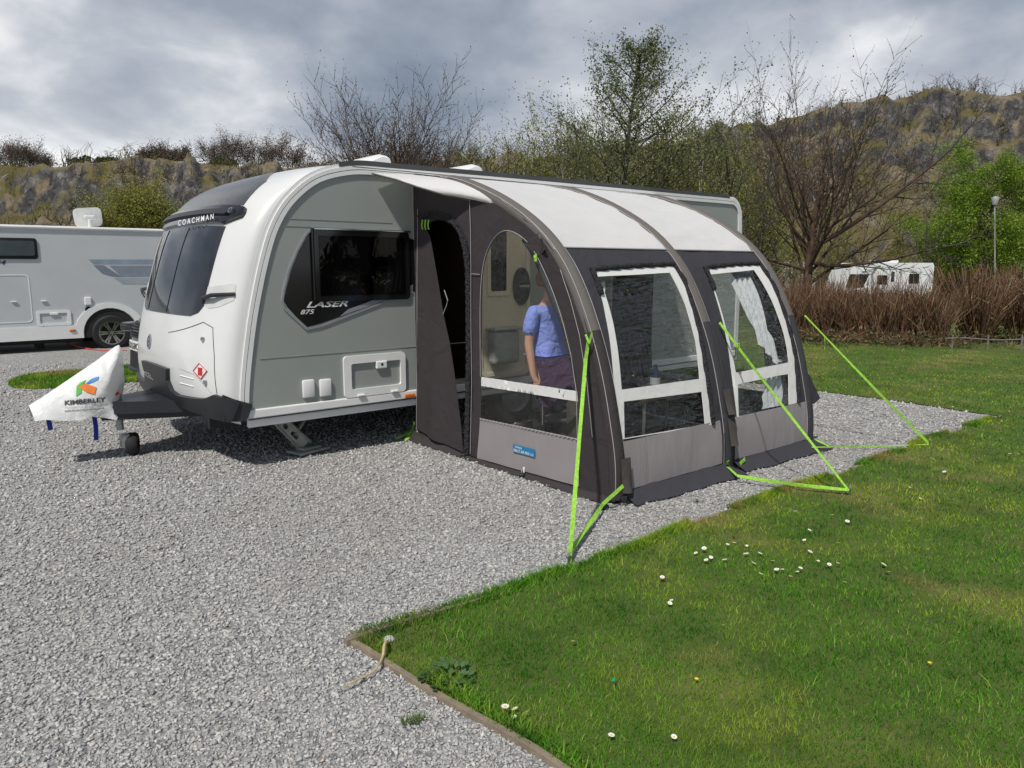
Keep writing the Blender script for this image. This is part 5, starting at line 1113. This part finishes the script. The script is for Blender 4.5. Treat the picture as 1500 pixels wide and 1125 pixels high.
v2 = N(nt, 'ShaderNodeTexVoronoi'); v2.inputs['Scale'].default_value = 1.5; L(nt, mp1.outputs[0], v2.inputs['Vector']); s2 = N(nt, 'ShaderNodeSeparateColor'); L(nt, v2.outputs['Color'], s2.inputs[0]); rk = mixc(nt, 1, rk, ramp(nt, s2.outputs[0], [(0, (.55,)*3), (1, (1.25, 1.22, 1.18))]), 'MULTIPLY')
gr = ramp(nt, noi(nt, .5, 8, .7, O_), [(.3, (.09, .078, .04)), (.46, (.17, .155, .055)), (.58, (.19, .15, .085)), (.72, (.16, .175, .045))])
gr = mixc(nt, ramp(nt, noi(nt, .22, 5, .6, O_), [(.46, (0, 0, 0)), (.60, (.85,)*3)]), gr, ramp(nt, noi(nt, 2.2, 6, .75, O_), [(.3, (.16, .14, .12)), (.6, (.36, .29, .21)), (.8, (.48, .45, .42))]))
ad = N(nt, 'ShaderNodeMath', operation='MULTIPLY_ADD'); L(nt, noi(nt, .55, 6, .7, O_), ad.inputs[0]); ad.inputs[1].default_value = .55; mz = N(nt, 'ShaderNodeMath', operation='MULTIPLY'); L(nt, sx_.outputs[2], mz.inputs[0]); mz.inputs[1].default_value = .40; L(nt, mz.outputs[0], ad.inputs[2])
c = mixc(nt, ramp(nt, ad.outputs[0], [(.47, (0, 0, 0)), (.57, (1,)*3)]), rk, gr); L(nt, c, p.inputs['Base Color']); p.inputs['Roughness'].default_value = .95; p.inputs['Specular IOR Level'].default_value = .15
bn = N(nt, 'ShaderNodeBump'); bn.inputs['Strength'].default_value = 1; bn.inputs['Distance'].default_value = .8; L(nt, noi(nt, 1.3, 8, .7, mp1.outputs[0]), bn.inputs['Height']); L(nt, bn.outputs[0], p.inputs['Normal'])
tag(npmesh('hillside', V, F, hm_, smooth=False), kind='structure')
b = MB(); b.add([(-600, -600, -1.2), (600, -600, -1.2), (600, 600, -1.2), (-600, 600, -1.2)], [(0, 1, 2, 3)]); tag(b.build('ground', pbr('distant_ground', (.07, .075, .035), .95, var=.3, vs=.3)), kind='structure')

# ================================================================== TREES AND SHRUBS
class Tree:
    """recursive branching: collects wood tubes per level and leaf positions"""
    def __init__(s, seed): s.r = random.Random(seed); s.wood = MB(); s.twig = MB(); s.tips = []
    def rnd(s, a, b): return s.r.uniform(a, b)
    def branch(s, p, d, ln, rad, lev, P):
        n = P['seg'][lev]; pts = [p.copy()]; rs = [rad]; d = d.normalized(); end = P['taper'][lev]
        for i in range(n):
            w = P['wob'][lev]; d = (d+Vector((s.rnd(-w, w), s.rnd(-w, w), s.rnd(-w, w)))+Vector((0, 0, P['up'][lev]))).normalized()
            p = p+d*(ln/n); pts.append(p.copy()); rs.append(rad*lerp(1, end, (i+1)/n))
        (s.wood if lev <= P['split'] else s.twig).tube(pts, rs, P['sides'][lev], cap=False)
        if lev >= P['max']:
            for q in P.get('leafat', (.4, .7, 1)):
                k = min(int(q*n), n-1); s.tips.append(pts[k].lerp(pts[k+1], q*n-k))
            return
        m = P['num'][lev]; a0 = s.rnd(0, 6.28)
        for j in range(m):
            q = lerp(P['from'][lev], 1, (j+s.rnd(.1, .9))/m); x = q*n; k = min(int(x), n-1); o = pts[k].lerp(pts[k+1], x-k); dd = (pts[k+1]-pts[k]).normalized()
            ax = dd.cross(Vector((0, 0, 1)) if abs(dd.z) < .95 else Vector((1, 0, 0))).normalized(); a0 += 2.4+s.rnd(-.5, .5)
            ang = math.radians(s.rnd(*P['ang'][lev])); ax = Matrix.Rotation(a0, 3, dd)@ax; nd = Matrix.Rotation(ang, 3, ax)@dd
            l2 = ln*P['len'][lev]*lerp(1, P.get('shr', .45), (q-P['from'][lev])/(1-P['from'][lev]+1e-6) if lev == 0 or P.get('cone') else q*.8)*s.rnd(.7, 1.2)
            s.branch(o, nd, l2, max(P['minr'], lerp(rad, rad*end, q)*P['rr'][lev]), lev+1, P)
        if lev > 0 or P.get('leader'): s.branch(pts[-1], d, ln*.45, rs[-1], min(lev+1, P['max']), P)
def leaf_mesh(name, pts, per, spread, size, mat, parent, asp=.55):
    pts = np.array([tuple(p) for p in pts]); n = len(pts)*per; c = np.repeat(pts, per, 0)+RNG.normal(0, spread, (n, 3)); R_ = rotm(n); s_ = size*RNG.uniform(.6, 1.3, n)
    q = np.array([(-1, 0, 0), (0, -asp, .1), (1, 0, 0), (0, asp, .1)])*.5; V = np.einsum('nij,kj->nki', R_, q)*s_[:, None, None]+c[:, None, :]
    return npmesh(name, V, np.arange(n*4).reshape(n, 4), mat, parent)
bark = pbr('grey_brown_bark', (.06, .05, .042), .9, var=.35, vs=8, bump=.5, bs=30); bark2 = pbr('red_brown_bark', (.085, .05, .034), .9, var=.35, vs=6, bump=.5, bs=30)
twg = pbr('fine_twigs', (.062, .05, .04), .9, var=.3, vs=3); birch = pbr('pale_birch_bark', (.36, .34, .31), .8, var=.4, vs=7)
def mktree(name, label, base, height, P, seed, trunkdirs=None, leaf=None, barkm=None, twigm=None, rad=.14, group=None, frm=None):
    if frm: P['from'] = frm
    t = thing(name, label, 'tree', base, group); T = Tree(seed)
    for d, l in (trunkdirs or [((0, 0, 1), 1)]): T.branch(Vector(base), Vector(d), height*P['trunk']*l, rad*math.sqrt(l), 0, P)
    T.wood.build('trunk', barkm or bark, t, smooth=60, fixn=False)
    if T.twig.v: T.twig.build('crown', twigm or twg, t, fixn=False)
    if leaf: leaf_mesh('foliage', T.tips, leaf[0], leaf[1], leaf[2], leaf[3], t)
    return t
LM_sp = island('young_spring_leaves', [(0, (.09, .115, .04)), (.5, (.15, .18, .06)), (1, (.22, .25, .10))], .6, trans=.35)
LM_ye = island('yellow_green_catkins', [(0, (.16, .18, .035)), (.5, (.26, .27, .055)), (1, (.36, .35, .10))], .7, trans=.35)
LM_br = island('bright_fresh_leaves', [(0, (.12, .20, .018)), (.5, (.20, .32, .03)), (1, (.30, .42, .06))], .6, trans=.4)
LM_bu = island('reddish_buds', [(0, (.09, .05, .035)), (1, (.16, .10, .06))], .8)
LM_ol = island('olive_scrub_leaves', [(0, (.06, .064, .02)), (.5, (.11, .112, .034)), (.8, (.16, .145, .055)), (1, (.20, .15, .09))], .75, trans=.3)
LM_gn = island('dark_green_bush_leaves', [(0, (.03, .055, .015)), (1, (.07, .11, .03))], .7, trans=.25)
LM_wh = island('white_blossom', [(0, (.55, .55, .52)), (1, (.75, .75, .72))], .7, trans=.3)
BASE = dict(trunk=.42, seg=(6, 7, 6, 4), taper=(.5, .25, .25, .4), wob=(.05, .10, .13, .15), up=(.03, .06, .07, .06), split=1, sides=(8, 5, 3, 3), num=(14, 9, 6, 0), ang=((28, 62), (25, 50), (25, 50), (0, 0)), len=(1.25, .45, .42, 0), rr=(.5, .5, .6, 0), minr=.0085, max=3)
BASE['from'] = (.25, .2, .15, 0); BASE['leader'] = True
def P_(**k): d = dict(BASE); d.update(k); return d
# bare multi-limbed tree behind the caravan roof
mktree('bare_tree', 'large bare tree with fanned ascending limbs rising behind the caravan roof vents', gp(592, 24, -.2), 8.0, P_(trunk=.5, len=(.92, .46, .44, 0), num=(34, 12, 7, 0), shr=.72), 11, [((0, 0, 1), 1.0), ((-.45, .1, 1), .8), ((.42, 0, 1), .8)], rad=.13, leaf=(1, .03, .05, LM_bu))
mktree('bare_tree', 'smaller bare tree with spreading limbs just right of the caravan roof vents', gp(716, 22, -.2), 5.3, P_(trunk=.4, num=(11, 7, 5, 0)), 12, rad=.09, leaf=(1, .04, .05, LM_sp))
mktree('bare_tree', 'low bare tree with crooked limbs above the middle of the awning roof rail', gp(792, 21, -.2), 4.4, P_(trunk=.4, num=(9, 7, 5, 0), wob=(.1, .2, .2, .2)), 13, rad=.08, leaf=(1, .04, .05, LM_sp))
# tall conical tree coming into leaf
mktree('leafing_tree', 'tall pointed tree just coming into leaf behind the awning roof', gp(908, 26, -.3), 9.0, P_(leader=False, trunk=.98, num=(40, 8, 6, 0), wob=(.06, .14, .15, .15), ang=((40, 70), (25, 55), (25, 50), (0, 0)), len=(.52, .42, .45, 0), shr=.11, seg=(9, 6, 4, 3), up=(.02, .05, .04, .02)), 21, leaf=(2, .14, .085, LM_sp), rad=.09)
mktree('leafing_tree', 'thin leafing tree leaning beside the tall pointed tree', gp(850, 25, -.3), 6.0, P_(trunk=.6, num=(14, 7, 4, 0)), 22, [((.18, 0, 1), 1)], leaf=(2, .08, .075, LM_sp), rad=.07, barkm=birch)
mktree('leafing_tree', 'sparse open tree with twisted pale limbs left of the big bare tree', gp(1058, 25, -.3), 8.6, P_(trunk=.5, num=(10, 7, 5, 0), wob=(.12, .22, .22, .2), ang=((25, 50), (25, 55), (25, 50), (0, 0)), len=(.9, .45, .42, 0)), 23, [((.05, 0, 1), 1), ((-.28, 0, 1), .6)], leaf=(2, .07, .085, LM_sp), rad=.10)
mktree('leafing_tree', 'pale green leafing tree between the tall pointed tree and the twisted tree', gp(990, 31, -.4), 7.6, P_(trunk=.7, num=(20, 8, 5, 0), len=(.5, .45, .42, 0), shr=.3), 24, leaf=(3, .13, .09, LM_ye), rad=.07, barkm=birch)
mktree('leafing_tree', 'pale green leafing tree just behind the far end of the caravan roof', gp(1118, 33, -.6), 7.4, P_(trunk=.7, num=(18, 8, 5, 0), len=(.5, .45, .42, 0), shr=.3), 25, leaf=(3, .13, .09, LM_ye), rad=.07)
mktree('leafing_tree', 'pale yellow green birch above the middle of the caravan roof rail', gp(758, 33, -.3), 7.4, P_(trunk=.75, num=(20, 8, 5, 0), len=(.42, .45, .42, 0), shr=.3), 26, leaf=(3, .12, .085, LM_ye), rad=.06, barkm=birch)
# the big bare tree on the right
mktree('bare_tree', 'big bare tree with a reddish trunk and wide ascending limbs behind the brown hedge', gp(1178, 19.5, -.4), 6.35, P_(trunk=.50, num=(19, 11, 7, 0), len=(1.12, .42, .40, 0), ang=((22, 66), (25, 48), (22, 45), (0, 0)), shr=.8, rr=(.40, .5, .6, 0), minr=.007, seg=(6, 9, 6, 4), up=(.03, .075, .06, .05)), 33, [((.03, 0, 1), 1)], leaf=(1, .03, .05, LM_bu), barkm=bark2, rad=.16, frm=(.48, .2, .15, 0))
t = bpy.data.objects['bare_tree.003']
T = Tree(5); bp = at(1190, 385, 19.5); PL = P_(seg=(10, 6, 5, 3), num=(9, 6, 5, 0), len=(.4, .45, .45, 0), up=(.035, .04, .03, 0), split=0)
T.branch(bp, (RT*1.0+Vector((0, 0, -.30))), 3.4, .05, 0, dict(PL, up=(.055, .04, .03, 0), wob=(.09, .14, .15, .15))); T.branch(at(1178, 395, 19.5), (-RT+Vector((0, 0, .35))), 2.6, .045, 0, dict(PL, wob=(.1, .14, .15, .15)))
T.branch(at(1195, 360, 19.5), (RT*.9+FH*-.2+Vector((0, 0, .45))), 3.4, .06, 0, PL)
T.wood.build('low_limb', bark2, t, smooth=60, fixn=False); T.twig.build('low_twigs', twg, t, fixn=False)
# bright green weeping tree
t = mktree('green_tree', 'bright green weeping tree in full leaf at the right edge', gp(1432, 45, -.75), 9.0, P_(leader=False, trunk=.8, num=(18, 10, 7, 0), ang=((45, 85), (25, 60), (20, 60), (0, 0)), len=(.52, .5, .42, 0), up=(.02, .02, -.10, -.2), shr=.6, seg=(6, 7, 6, 4)), 41, leaf=(12, .2, .12, LM_br), rad=.12)
mktree('green_tree', 'second bright green tree filling the frame edge behind the lamp post', gp(1515, 47, -.75), 8.2, P_(leader=False, trunk=.75, num=(13, 8, 6, 0), ang=((40, 80), (25, 60), (20, 60), (0, 0)), len=(.8, .5, .45, 0), up=(.02, -.03, -.12, -.2), shr=.7), 42, leaf=(9, .2, .12, LM_br), rad=.12)
mktree('green_tree', 'low pale green sapling between the far caravan and the weeping tree', gp(1400, 46, -.75), 4.2, P_(trunk=.6, num=(12, 7, 5, 0)), 43, leaf=(7, .18, .11, LM_br), rad=.05)
mktree('young_tree', 'slender yellow green sapling above the far white caravan roof', gp(1306, 43, -.7), 5.0, P_(trunk=.75, num=(18, 6, 4, 0), len=(.35, .4, .4, 0), shr=.2), 44, leaf=(3, .1, .075, LM_ye), rad=.05)
mktree('young_tree', 'thin leaning sapling with few leaves right of the far caravan', gp(1348, 43, -.7), 5.4, P_(trunk=.7, num=(9, 5, 4, 0), len=(.4, .4, .4, 0)), 45, [((-.15, 0, 1), 1)], leaf=(2, .1, .07, LM_sp), rad=.06)
# willow on the left
mktree('willow', 'rounded yellow green willow behind the motorhome roof', gp(208, 38, -.3), 7.3, P_(trunk=.5, num=(20, 9, 6, 0), ang=((15, 50), (20, 45), (20, 45), (0, 0)), len=(.9, .42, .42, 0), up=(.02, .04, .04, .03), shr=.6), 51, [((-.25, 0, 1), .9), ((.25, 0, 1), .9), ((0, 0, 1), 1)], leaf=(4, .16, .10, LM_ye), rad=.08)
mktree('bare_tree', 'pale thin bare tree reaching in from the left edge', gp(-70, 20, 0), 5.8, P_(trunk=.45, num=(12, 6, 4, 0), len=(.9, .4, .4, 0), up=(.03, .0, .02, .02)), 52, rad=.07, barkm=birch, twigm=birch)
# trees on the quarry rim
def rim(px, D, hgt, seed, kind, label, group, leaf=None):
    b0 = gp(px, D, 0); b0.z = hill(px, D)-.15
    return mktree(kind, label, b0, hgt, P_(trunk=.34, num=(9, 7, 5, 0), len=(1.3, .45, .45, 0), shr=.75, sides=(5, 4, 3, 3), minr=.018, seg=(4, 5, 4, 3)), seed, rad=.11, leaf=leaf, group=group)
LMr = island('purple_brown_twig_haze', [(0, (.07, .05, .045)), (.6, (.12, .088, .075)), (1, (.17, .13, .10))], .9)
for i, (px, h) in enumerate(((-60, 4.4), (-20, 4.4), (15, 4.5), (42, 4.6), (66, 4.4), (88, 3.4))): rim(px, 82+2*(i % 3), h*1.25, 60+i, 'rim_tree', 'rounded purple brown bare tree on the quarry rim above the motorhome', 'bare trees on the left quarry rim', leaf=(3, .25, .12, LMr))
for i, (px, h) in enumerate(((232, 2.5), (258, 2.8), (284, 2.7))): rim(px, 82, h*1.25, 70+i, 'rim_tree', 'low brown bare tree on the rim between the two green bushes', 'low bare trees on the quarry rim', leaf=(3, .25, .15, LMr))
for i, (px, h) in enumerate(((328, 4.6), (356, 5.4), (385, 5.6), (412, 5.3), (440, 4.8))): rim(px, 82+2*(i % 3), h*1.2, 80+i, 'rim_tree', 'tall dense bare tree on the rim directly above the caravan nose', 'tall bare trees on the quarry rim', leaf=(3, .25, .12, LMr))
for i, (px, h) in enumerate(((1296, 2.2), (1318, 2.8), (1338, 3.0), (1362, 2.6))): rim(px, 80, h, 90+i, 'rim_tree', 'thin pale bare tree on the right quarry top against the sky', 'thin bare trees on the right quarry top')
for i, (px, h) in enumerate(((1412, 1.3), (1468, 1.7), (1492, 1.9))): rim(px, 78, h, 95+i, 'rim_tree', 'tiny bare tree on the far right skyline', 'tiny bare trees on the right skyline')
def bush(name, label, px, D, w, h, mat, n, size, zb=None, group=None, cat='bush', seed=1):
    R_ = np.random.default_rng(seed); b0 = gp(px, D, 0); b0.z = (hill(px, D) if zb is None else zb)-.05; t = thing(name, label, cat, b0, group)
    m = MB(); T = Tree(seed)
    T.branch(b0, Vector((0, 0, 1)), h*.5, .03+h*.012, 0, P_(trunk=1, num=(9, 6, 0, 0), max=2, seg=(3, 4, 3, 0), len=(1.1, .5, 0, 0), minr=.01, ang=((25, 75), (25, 60), (0, 0), (0, 0)), sides=(4, 3, 3, 3)))
    T.wood.build('stems', bark, t, fixn=False); T.twig.build('twigs', twg, t, fixn=False)
    blobs = [(R_.normal(0, .3), R_.normal(0, .3), R_.uniform(.25, .75), R_.uniform(.22, .42)) for _ in range(14)]
    pts = []
    for _ in range(n):
        bx, by, bz, br_ = blobs[R_.integers(len(blobs))]; v = R_.normal(size=3); v = v/np.linalg.norm(v)*br_*R_.uniform(.55, 1)
        pts.append(b0+RT*((bx+v[0])*w*.6)+FH*((by+v[1])*w*.6)+Vector((0, 0, max(.02, (bz+v[2]*.8)*h))))
    leaf_mesh('foliage', pts, 1, .03, size, mat, t, .7); return t
bush('green_bush', 'left of two dark green bushes on the quarry rim behind the satellite dish', 142, 80, 3.6, 1.9, LM_gn, 1500, .28, seed=3)
bush('green_bush', 'right of two dark green bushes on the quarry rim behind the satellite dish', 180, 80, 3.4, 1.5, LM_gn, 1400, .28, seed=4)
bush('green_bush', 'low olive green bush at the foot of the tall rim trees', 342, 79, 3.6, 1.7, LM_gn, 1400, .28, seed=5)
bush('blossom_bush', 'white blossoming bush at the right edge below the weeping tree', 1492, 25, 1.4, 2.3, LM_wh, 420, .07, -.5, seed=6)
bush('gorse_bush', 'ochre green bush on the scree left of the weeping tree', 1265, 46, 2.6, 2.0, LM_ol, 1200, .13, seed=7)
# small scrub all over the hill, and the birch scrub behind the awning: masses nobody could count
def scatter(n, px0, px1, d0, d1, seed): 
    R_ = np.random.default_rng(seed); return [(R_.uniform(px0, px1), R_.uniform(d0, d1), R_.random()) for _ in range(n)]
pts = []; tw = MB()
for px, d, q in scatter(4200, -250, 1750, 46, 79, 1):
    if px > 900 and q < .35: continue
    if noise.noise(Vector((px*.012, d*.12, 0)))+noise.noise(Vector((px*.05, d*.4, 2)))*.6 < (.0 if px > 900 else -.12): continue
    b0 = gp(px, d, 0); b0.z = hill(px, d); h = (.25+.6*q**2)*(1 if px > 700 else 1.25)
    for k in range(9): pts.append(b0+Vector((random.gauss(0, .3), random.gauss(0, .3), random.random()*h)))
    if q > .6:
        for k in range(6): tw.tube([b0, b0+Vector((random.gauss(0, .3), random.gauss(0, .3), h*1.3)), b0+Vector((random.gauss(0, .5), random.gauss(0, .5), h*2.0))], [.02, .015, .01], 3, False)
tag(leaf_mesh('hillside_scrub', pts, 2, .12, .17, LM_ol, None, .7), kind='stuff'); tag(tw.build('hillside_twigs', twg, fixn=False), kind='stuff')
pts = []; tw = MB(); pb_ = MB()
def sap(px, d, h, rr, pale):
    b0 = gp(px, d, gbase(px, d)); lean = Vector((random.gauss(0, .08), random.gauss(0, .08), 1)); top = b0+lean*h; (pb_ if pale else tw).tube([b0, b0.lerp(top, .5)+Vector((random.gauss(0, .1), 0, 0)), top], [rr, rr*.7, .008], 4, False)
    for k in range(int(10+h*3)):
        q = .25+.75*random.random(); o = b0.lerp(top, q); a = random.random()*6.28; l = (1.1-q*.75)*h*.28*random.uniform(.6, 1.2); d1 = Vector((math.cos(a), math.sin(a), random.uniform(.5, 1.3))).normalized(); e = o+d1*l; e2 = e+(d1+Vector((0, 0, .3))).normalized()*l*.5
        tw.tube([o, e, e2], [.012, .008, .005], 3, False)
        for w in (.5, .8, 1): pts.append(o.lerp(e, w))
        for w in (.4, .9): pts.append(e.lerp(e2, w))
for px, d, q in scatter(190, 660, 1120, 27, 42, 2): sap(px, d, (4.9+3.2*q)*d/33*(1.08-.2*abs((px-920)/240)), .04, q > .82)
for px, d, q in scatter(45, 1090, 1225, 42, 52, 3): sap(px, d, 2.6+2.4*q, .03, False)
for px, d, q in scatter(60, 440, 680, 30, 44, 5): sap(px, d, (3.6+2.2*q)*d/36, .03, False)
tag(leaf_mesh('birch_scrub', pts, 3, .13, .085, LM_ye, None), kind='stuff'); tag(tw.build('birch_scrub_twigs', twg, fixn=False), kind='stuff'); tag(pb_.build('birch_scrub_stems', birch, fixn=False), kind='stuff')
pts = []
for px, d, q in scatter(520, 560, 1480, 28, 46, 4):
    if 1130 < px < 1405 and d < 43: continue
    b0 = gp(px, d, gbase(px, d)); h = 1.0+1.5*q
    for k in range(16): pts.append(b0+Vector((random.gauss(0, .5), random.gauss(0, .5), random.random()*h)))
tag(leaf_mesh('undergrowth', pts, 2, .12, .10, LM_ol, None, .6), kind='stuff')
# the brown dogwood hedge along the back of the lawn
hst = island('dogwood_stems', [(0, (.06, .036, .026)), (.35, (.13, .072, .045)), (.6, (.19, .095, .055)), (.85, (.22, .145, .08)), (1, (.34, .26, .16))], .75)
A0, B0 = onz(1150, 497), gp(1395, 15.6); A0.z = B0.z = 0
hg = thing('dogwood_hedge', 'dense brown hedge of upright leafless stems along the back of the lawn', 'hedge', A0.lerp(B0, .5))
def stems(n, A, B, depth, h0, h1, r, out=.28):
    b = MB()
    for i in range(n):
        q = random.random(); cl_ = math.floor(q*13)/13+.5/13; q2 = lerp(q, cl_, .45); o = A.lerp(B, q2)+FH*random.uniform(0, depth); o.z = 0; hh = random.uniform(h0, h1)*(.84+.42*noise.noise(Vector((q*13, 0, 0))))
        dv = Vector((random.gauss(0, out), random.gauss(0, out), 1))+RT*((q-q2)*5); p1 = o+dv*hh*.5; p2 = o+dv*hh*1.0+Vector((random.gauss(0, .05), random.gauss(0, .05), .08)); b.tube([o, p1, p2], [r*1.3, r, r*.5], 3, False)
        for k in range(3):
            w = random.uniform(.35, .85); s0 = o+dv*hh*w; b.tube([s0, s0+Vector((random.gauss(0, .14), random.gauss(0, .14), random.uniform(.15, .4)))], [r*.7, r*.35], 3, False)
    return b
stems(3600, A0, B0, 1.3, .65, 1.22, .0075).build('stems', hst, hg, fixn=False); stems(420, A0, B0, 1.3, 1.2, 1.75, .006).build('tall_stems', hst, hg, fixn=False)
b = MB()
for i in range(700):
    o = A0.lerp(B0, random.random())-FH*random.uniform(-.1, .25); o.z = 0; a = Vector((random.gauss(0, .4), random.gauss(0, .3), random.uniform(.05, .35))); b.tube([o, o+a*.6, o+a+Vector((0, 0, -.05))], [.008, .006, .004], 3, False)
b.build('fallen_twigs', hst, hg, fixn=False)
for px, lab, sd in ((1436, 'open leafless orange brown shrub behind the low rail fence', 1), (1500, 'leafless brown shrub at the right end of the rail fence', 2), (1560, 'leafless brown shrub past the right edge of the rail fence', 3)):
    o = gp(px, 16.3); t = thing('bare_shrub', lab, 'shrub', o); b = MB(); R_ = random.Random(sd)
    for i in range(260):
        a = R_.random()*6.28; q = R_.random()*.7; dv = Vector((math.cos(a)*q, math.sin(a)*q, 1)); h = R_.uniform(.8, 1.6); p0 = o+Vector((math.cos(a), math.sin(a), 0))*.25*R_.random()
        b.tube([p0, p0+dv*h*.5, p0+dv*h+Vector((0, 0, .1))], [.012, .009, .005], 3, False)
        for k in range(4): w = R_.uniform(.3, .9); s0 = p0+dv*h*w; b.tube([s0, s0+Vector((R_.gauss(0, .15), R_.gauss(0, .15), R_.uniform(.1, .35)))], [.006, .003], 3, False)
    b.build('stems', hst, t, fixn=False)
pts = []; b = MB()                       # dry rough growth under and behind the hedge
for i in range(900):
    o = gp(random.uniform(1150, 1640), random.uniform(14.9, 18)); pts.append(o+Vector((0, 0, random.random()*.22)))
tag(leaf_mesh('rough_grass', pts, 6, .12, .11, island('dry_rough_growth', [(0, (.05, .07, .02)), (.5, (.10, .10, .04)), (1, (.22, .17, .10))], .8, trans=.2), None, .25), kind='stuff')

# ================================================================== WORLD, SUN, CAMERA
SUN_DIR = Vector((-.62, -.30, .95)).normalized()       # towards the sun
W = bpy.data.worlds.new('World'); S.world = W; W.use_nodes = True; nt = W.node_tree; nt.nodes.clear()
out = nt.nodes.new('ShaderNodeOutputWorld')
sky = N(nt, 'ShaderNodeTexSky'); sky.sky_type = 'NISHITA'; sky.sun_disc = False
sky.sun_elevation = math.asin(SUN_DIR.z); sky.sun_rotation = math.atan2(SUN_DIR.x, SUN_DIR.y)
bg1 = N(nt, 'ShaderNodeBackground'); bg1.inputs[1].default_value = .1; L(nt, sky.outputs[0], bg1.inputs[0])
tc = N(nt, 'ShaderNodeTexCoord'); sx = N(nt, 'ShaderNodeSeparateXYZ'); L(nt, tc.outputs['Generated'], sx.inputs[0])
ad = N(nt, 'ShaderNodeMath', operation='ADD'); L(nt, sx.outputs[2], ad.inputs[0]); ad.inputs[1].default_value = .38
mx = N(nt, 'ShaderNodeMath', operation='MAXIMUM'); L(nt, ad.outputs[0], mx.inputs[0]); mx.inputs[1].default_value = .05
vd = N(nt, 'ShaderNodeVectorMath', operation='DIVIDE'); L(nt, tc.outputs['Generated'], vd.inputs[0])
cb = N(nt, 'ShaderNodeCombineXYZ')
for i in range(3): L(nt, mx.outputs[0], cb.inputs[i])
L(nt, cb.outputs[0], vd.inputs[1])
mp = N(nt, 'ShaderNodeMapping'); mp.inputs['Location'].default_value = CLOUD_LOC; L(nt, vd.outputs[0], mp.inputs[0])
n1 = noi(nt, 1.15, 6, .48, mp.outputs[0], .25); n2 = noi(nt, 3.4, 6, .55, mp.outputs[0], .2)
mm = N(nt, 'ShaderNodeMath', operation='MULTIPLY_ADD'); L(nt, n2, mm.inputs[0]); mm.inputs[1].default_value = .38; L(nt, n1, mm.inputs[2])
# thinner, brighter cloud low down
hz = N(nt, 'ShaderNodeMapRange'); L(nt, sx.outputs[2], hz.inputs[0]); hz.inputs[1].default_value = .30; hz.inputs[2].default_value = .06; hz.inputs[3].default_value = 0; hz.inputs[4].default_value = .13
vd2 = N(nt, 'ShaderNodeVectorMath', operation='DOT_PRODUCT'); L(nt, tc.outputs['Generated'], vd2.inputs[0]); vd2.inputs[1].default_value = tuple(ray(120, 200).normalized())
gl_ = N(nt, 'ShaderNodeMapRange'); L(nt, vd2.outputs['Value'], gl_.inputs[0]); gl_.inputs[1].default_value = .93; gl_.inputs[2].default_value = 1.0; gl_.inputs[3].default_value = 0; gl_.inputs[4].default_value = .13
m0 = N(nt, 'ShaderNodeMath', operation='ADD'); L(nt, mm.outputs[0], m0.inputs[0]); L(nt, gl_.outputs[0], m0.inputs[1])
m2 = N(nt, 'ShaderNodeMath', operation='ADD'); L(nt, m0.outputs[0], m2.inputs[0]); L(nt, hz.outputs[0], m2.inputs[1])
cc = ramp(nt, m2.outputs[0], [(.55, (.12, .15, .20)), (.655, (.20, .235, .295)), (.745, (.30, .335, .395)), (.83, (.46, .485, .53)), (.95, (.86, .86, .86))])
bg2 = N(nt, 'ShaderNodeBackground'); bg2.inputs[1].default_value = SKY_STR; L(nt, cc, bg2.inputs[0])
ms = N(nt, 'ShaderNodeMixShader'); ms.inputs[0].default_value = .93; L(nt, bg1.outputs[0], ms.inputs[1]); L(nt, bg2.outputs[0], ms.inputs[2]); L(nt, ms.outputs[0], out.inputs[0])
sl = bpy.data.lights.new('sun', 'SUN'); sl.energy = SUN_E; sl.angle = math.radians(2.5); sl.color = (1, .95, .87)
so = bpy.data.objects.new('sun', sl); COL.objects.link(so); so.rotation_euler = SUN_DIR.to_track_quat('Z', 'Y').to_euler(); so.location = (-8, -6, 12)
cd = bpy.data.cameras.new('camera'); co = bpy.data.objects.new('camera', cd); COL.objects.link(co)
cd.sensor_fit = 'HORIZONTAL'; cd.sensor_width = 36; cd.lens = 36*FP/PW; cd.clip_start = .05; cd.clip_end = 2000
R = Matrix((RT, UP, -FW)).transposed(); co.matrix_world = Matrix.Translation(CAM) @ R.to_4x4(); S.camera = co
vs = S.view_settings; vs.view_transform = 'Standard'; vs.look = 'None'; vs.exposure = EXPO; vs.gamma = 1
S.cycles.max_bounces = 8; S.cycles.transparent_max_bounces = 24; S.cycles.use_denoising = True
S.cycles.sample_clamp_indirect = 6
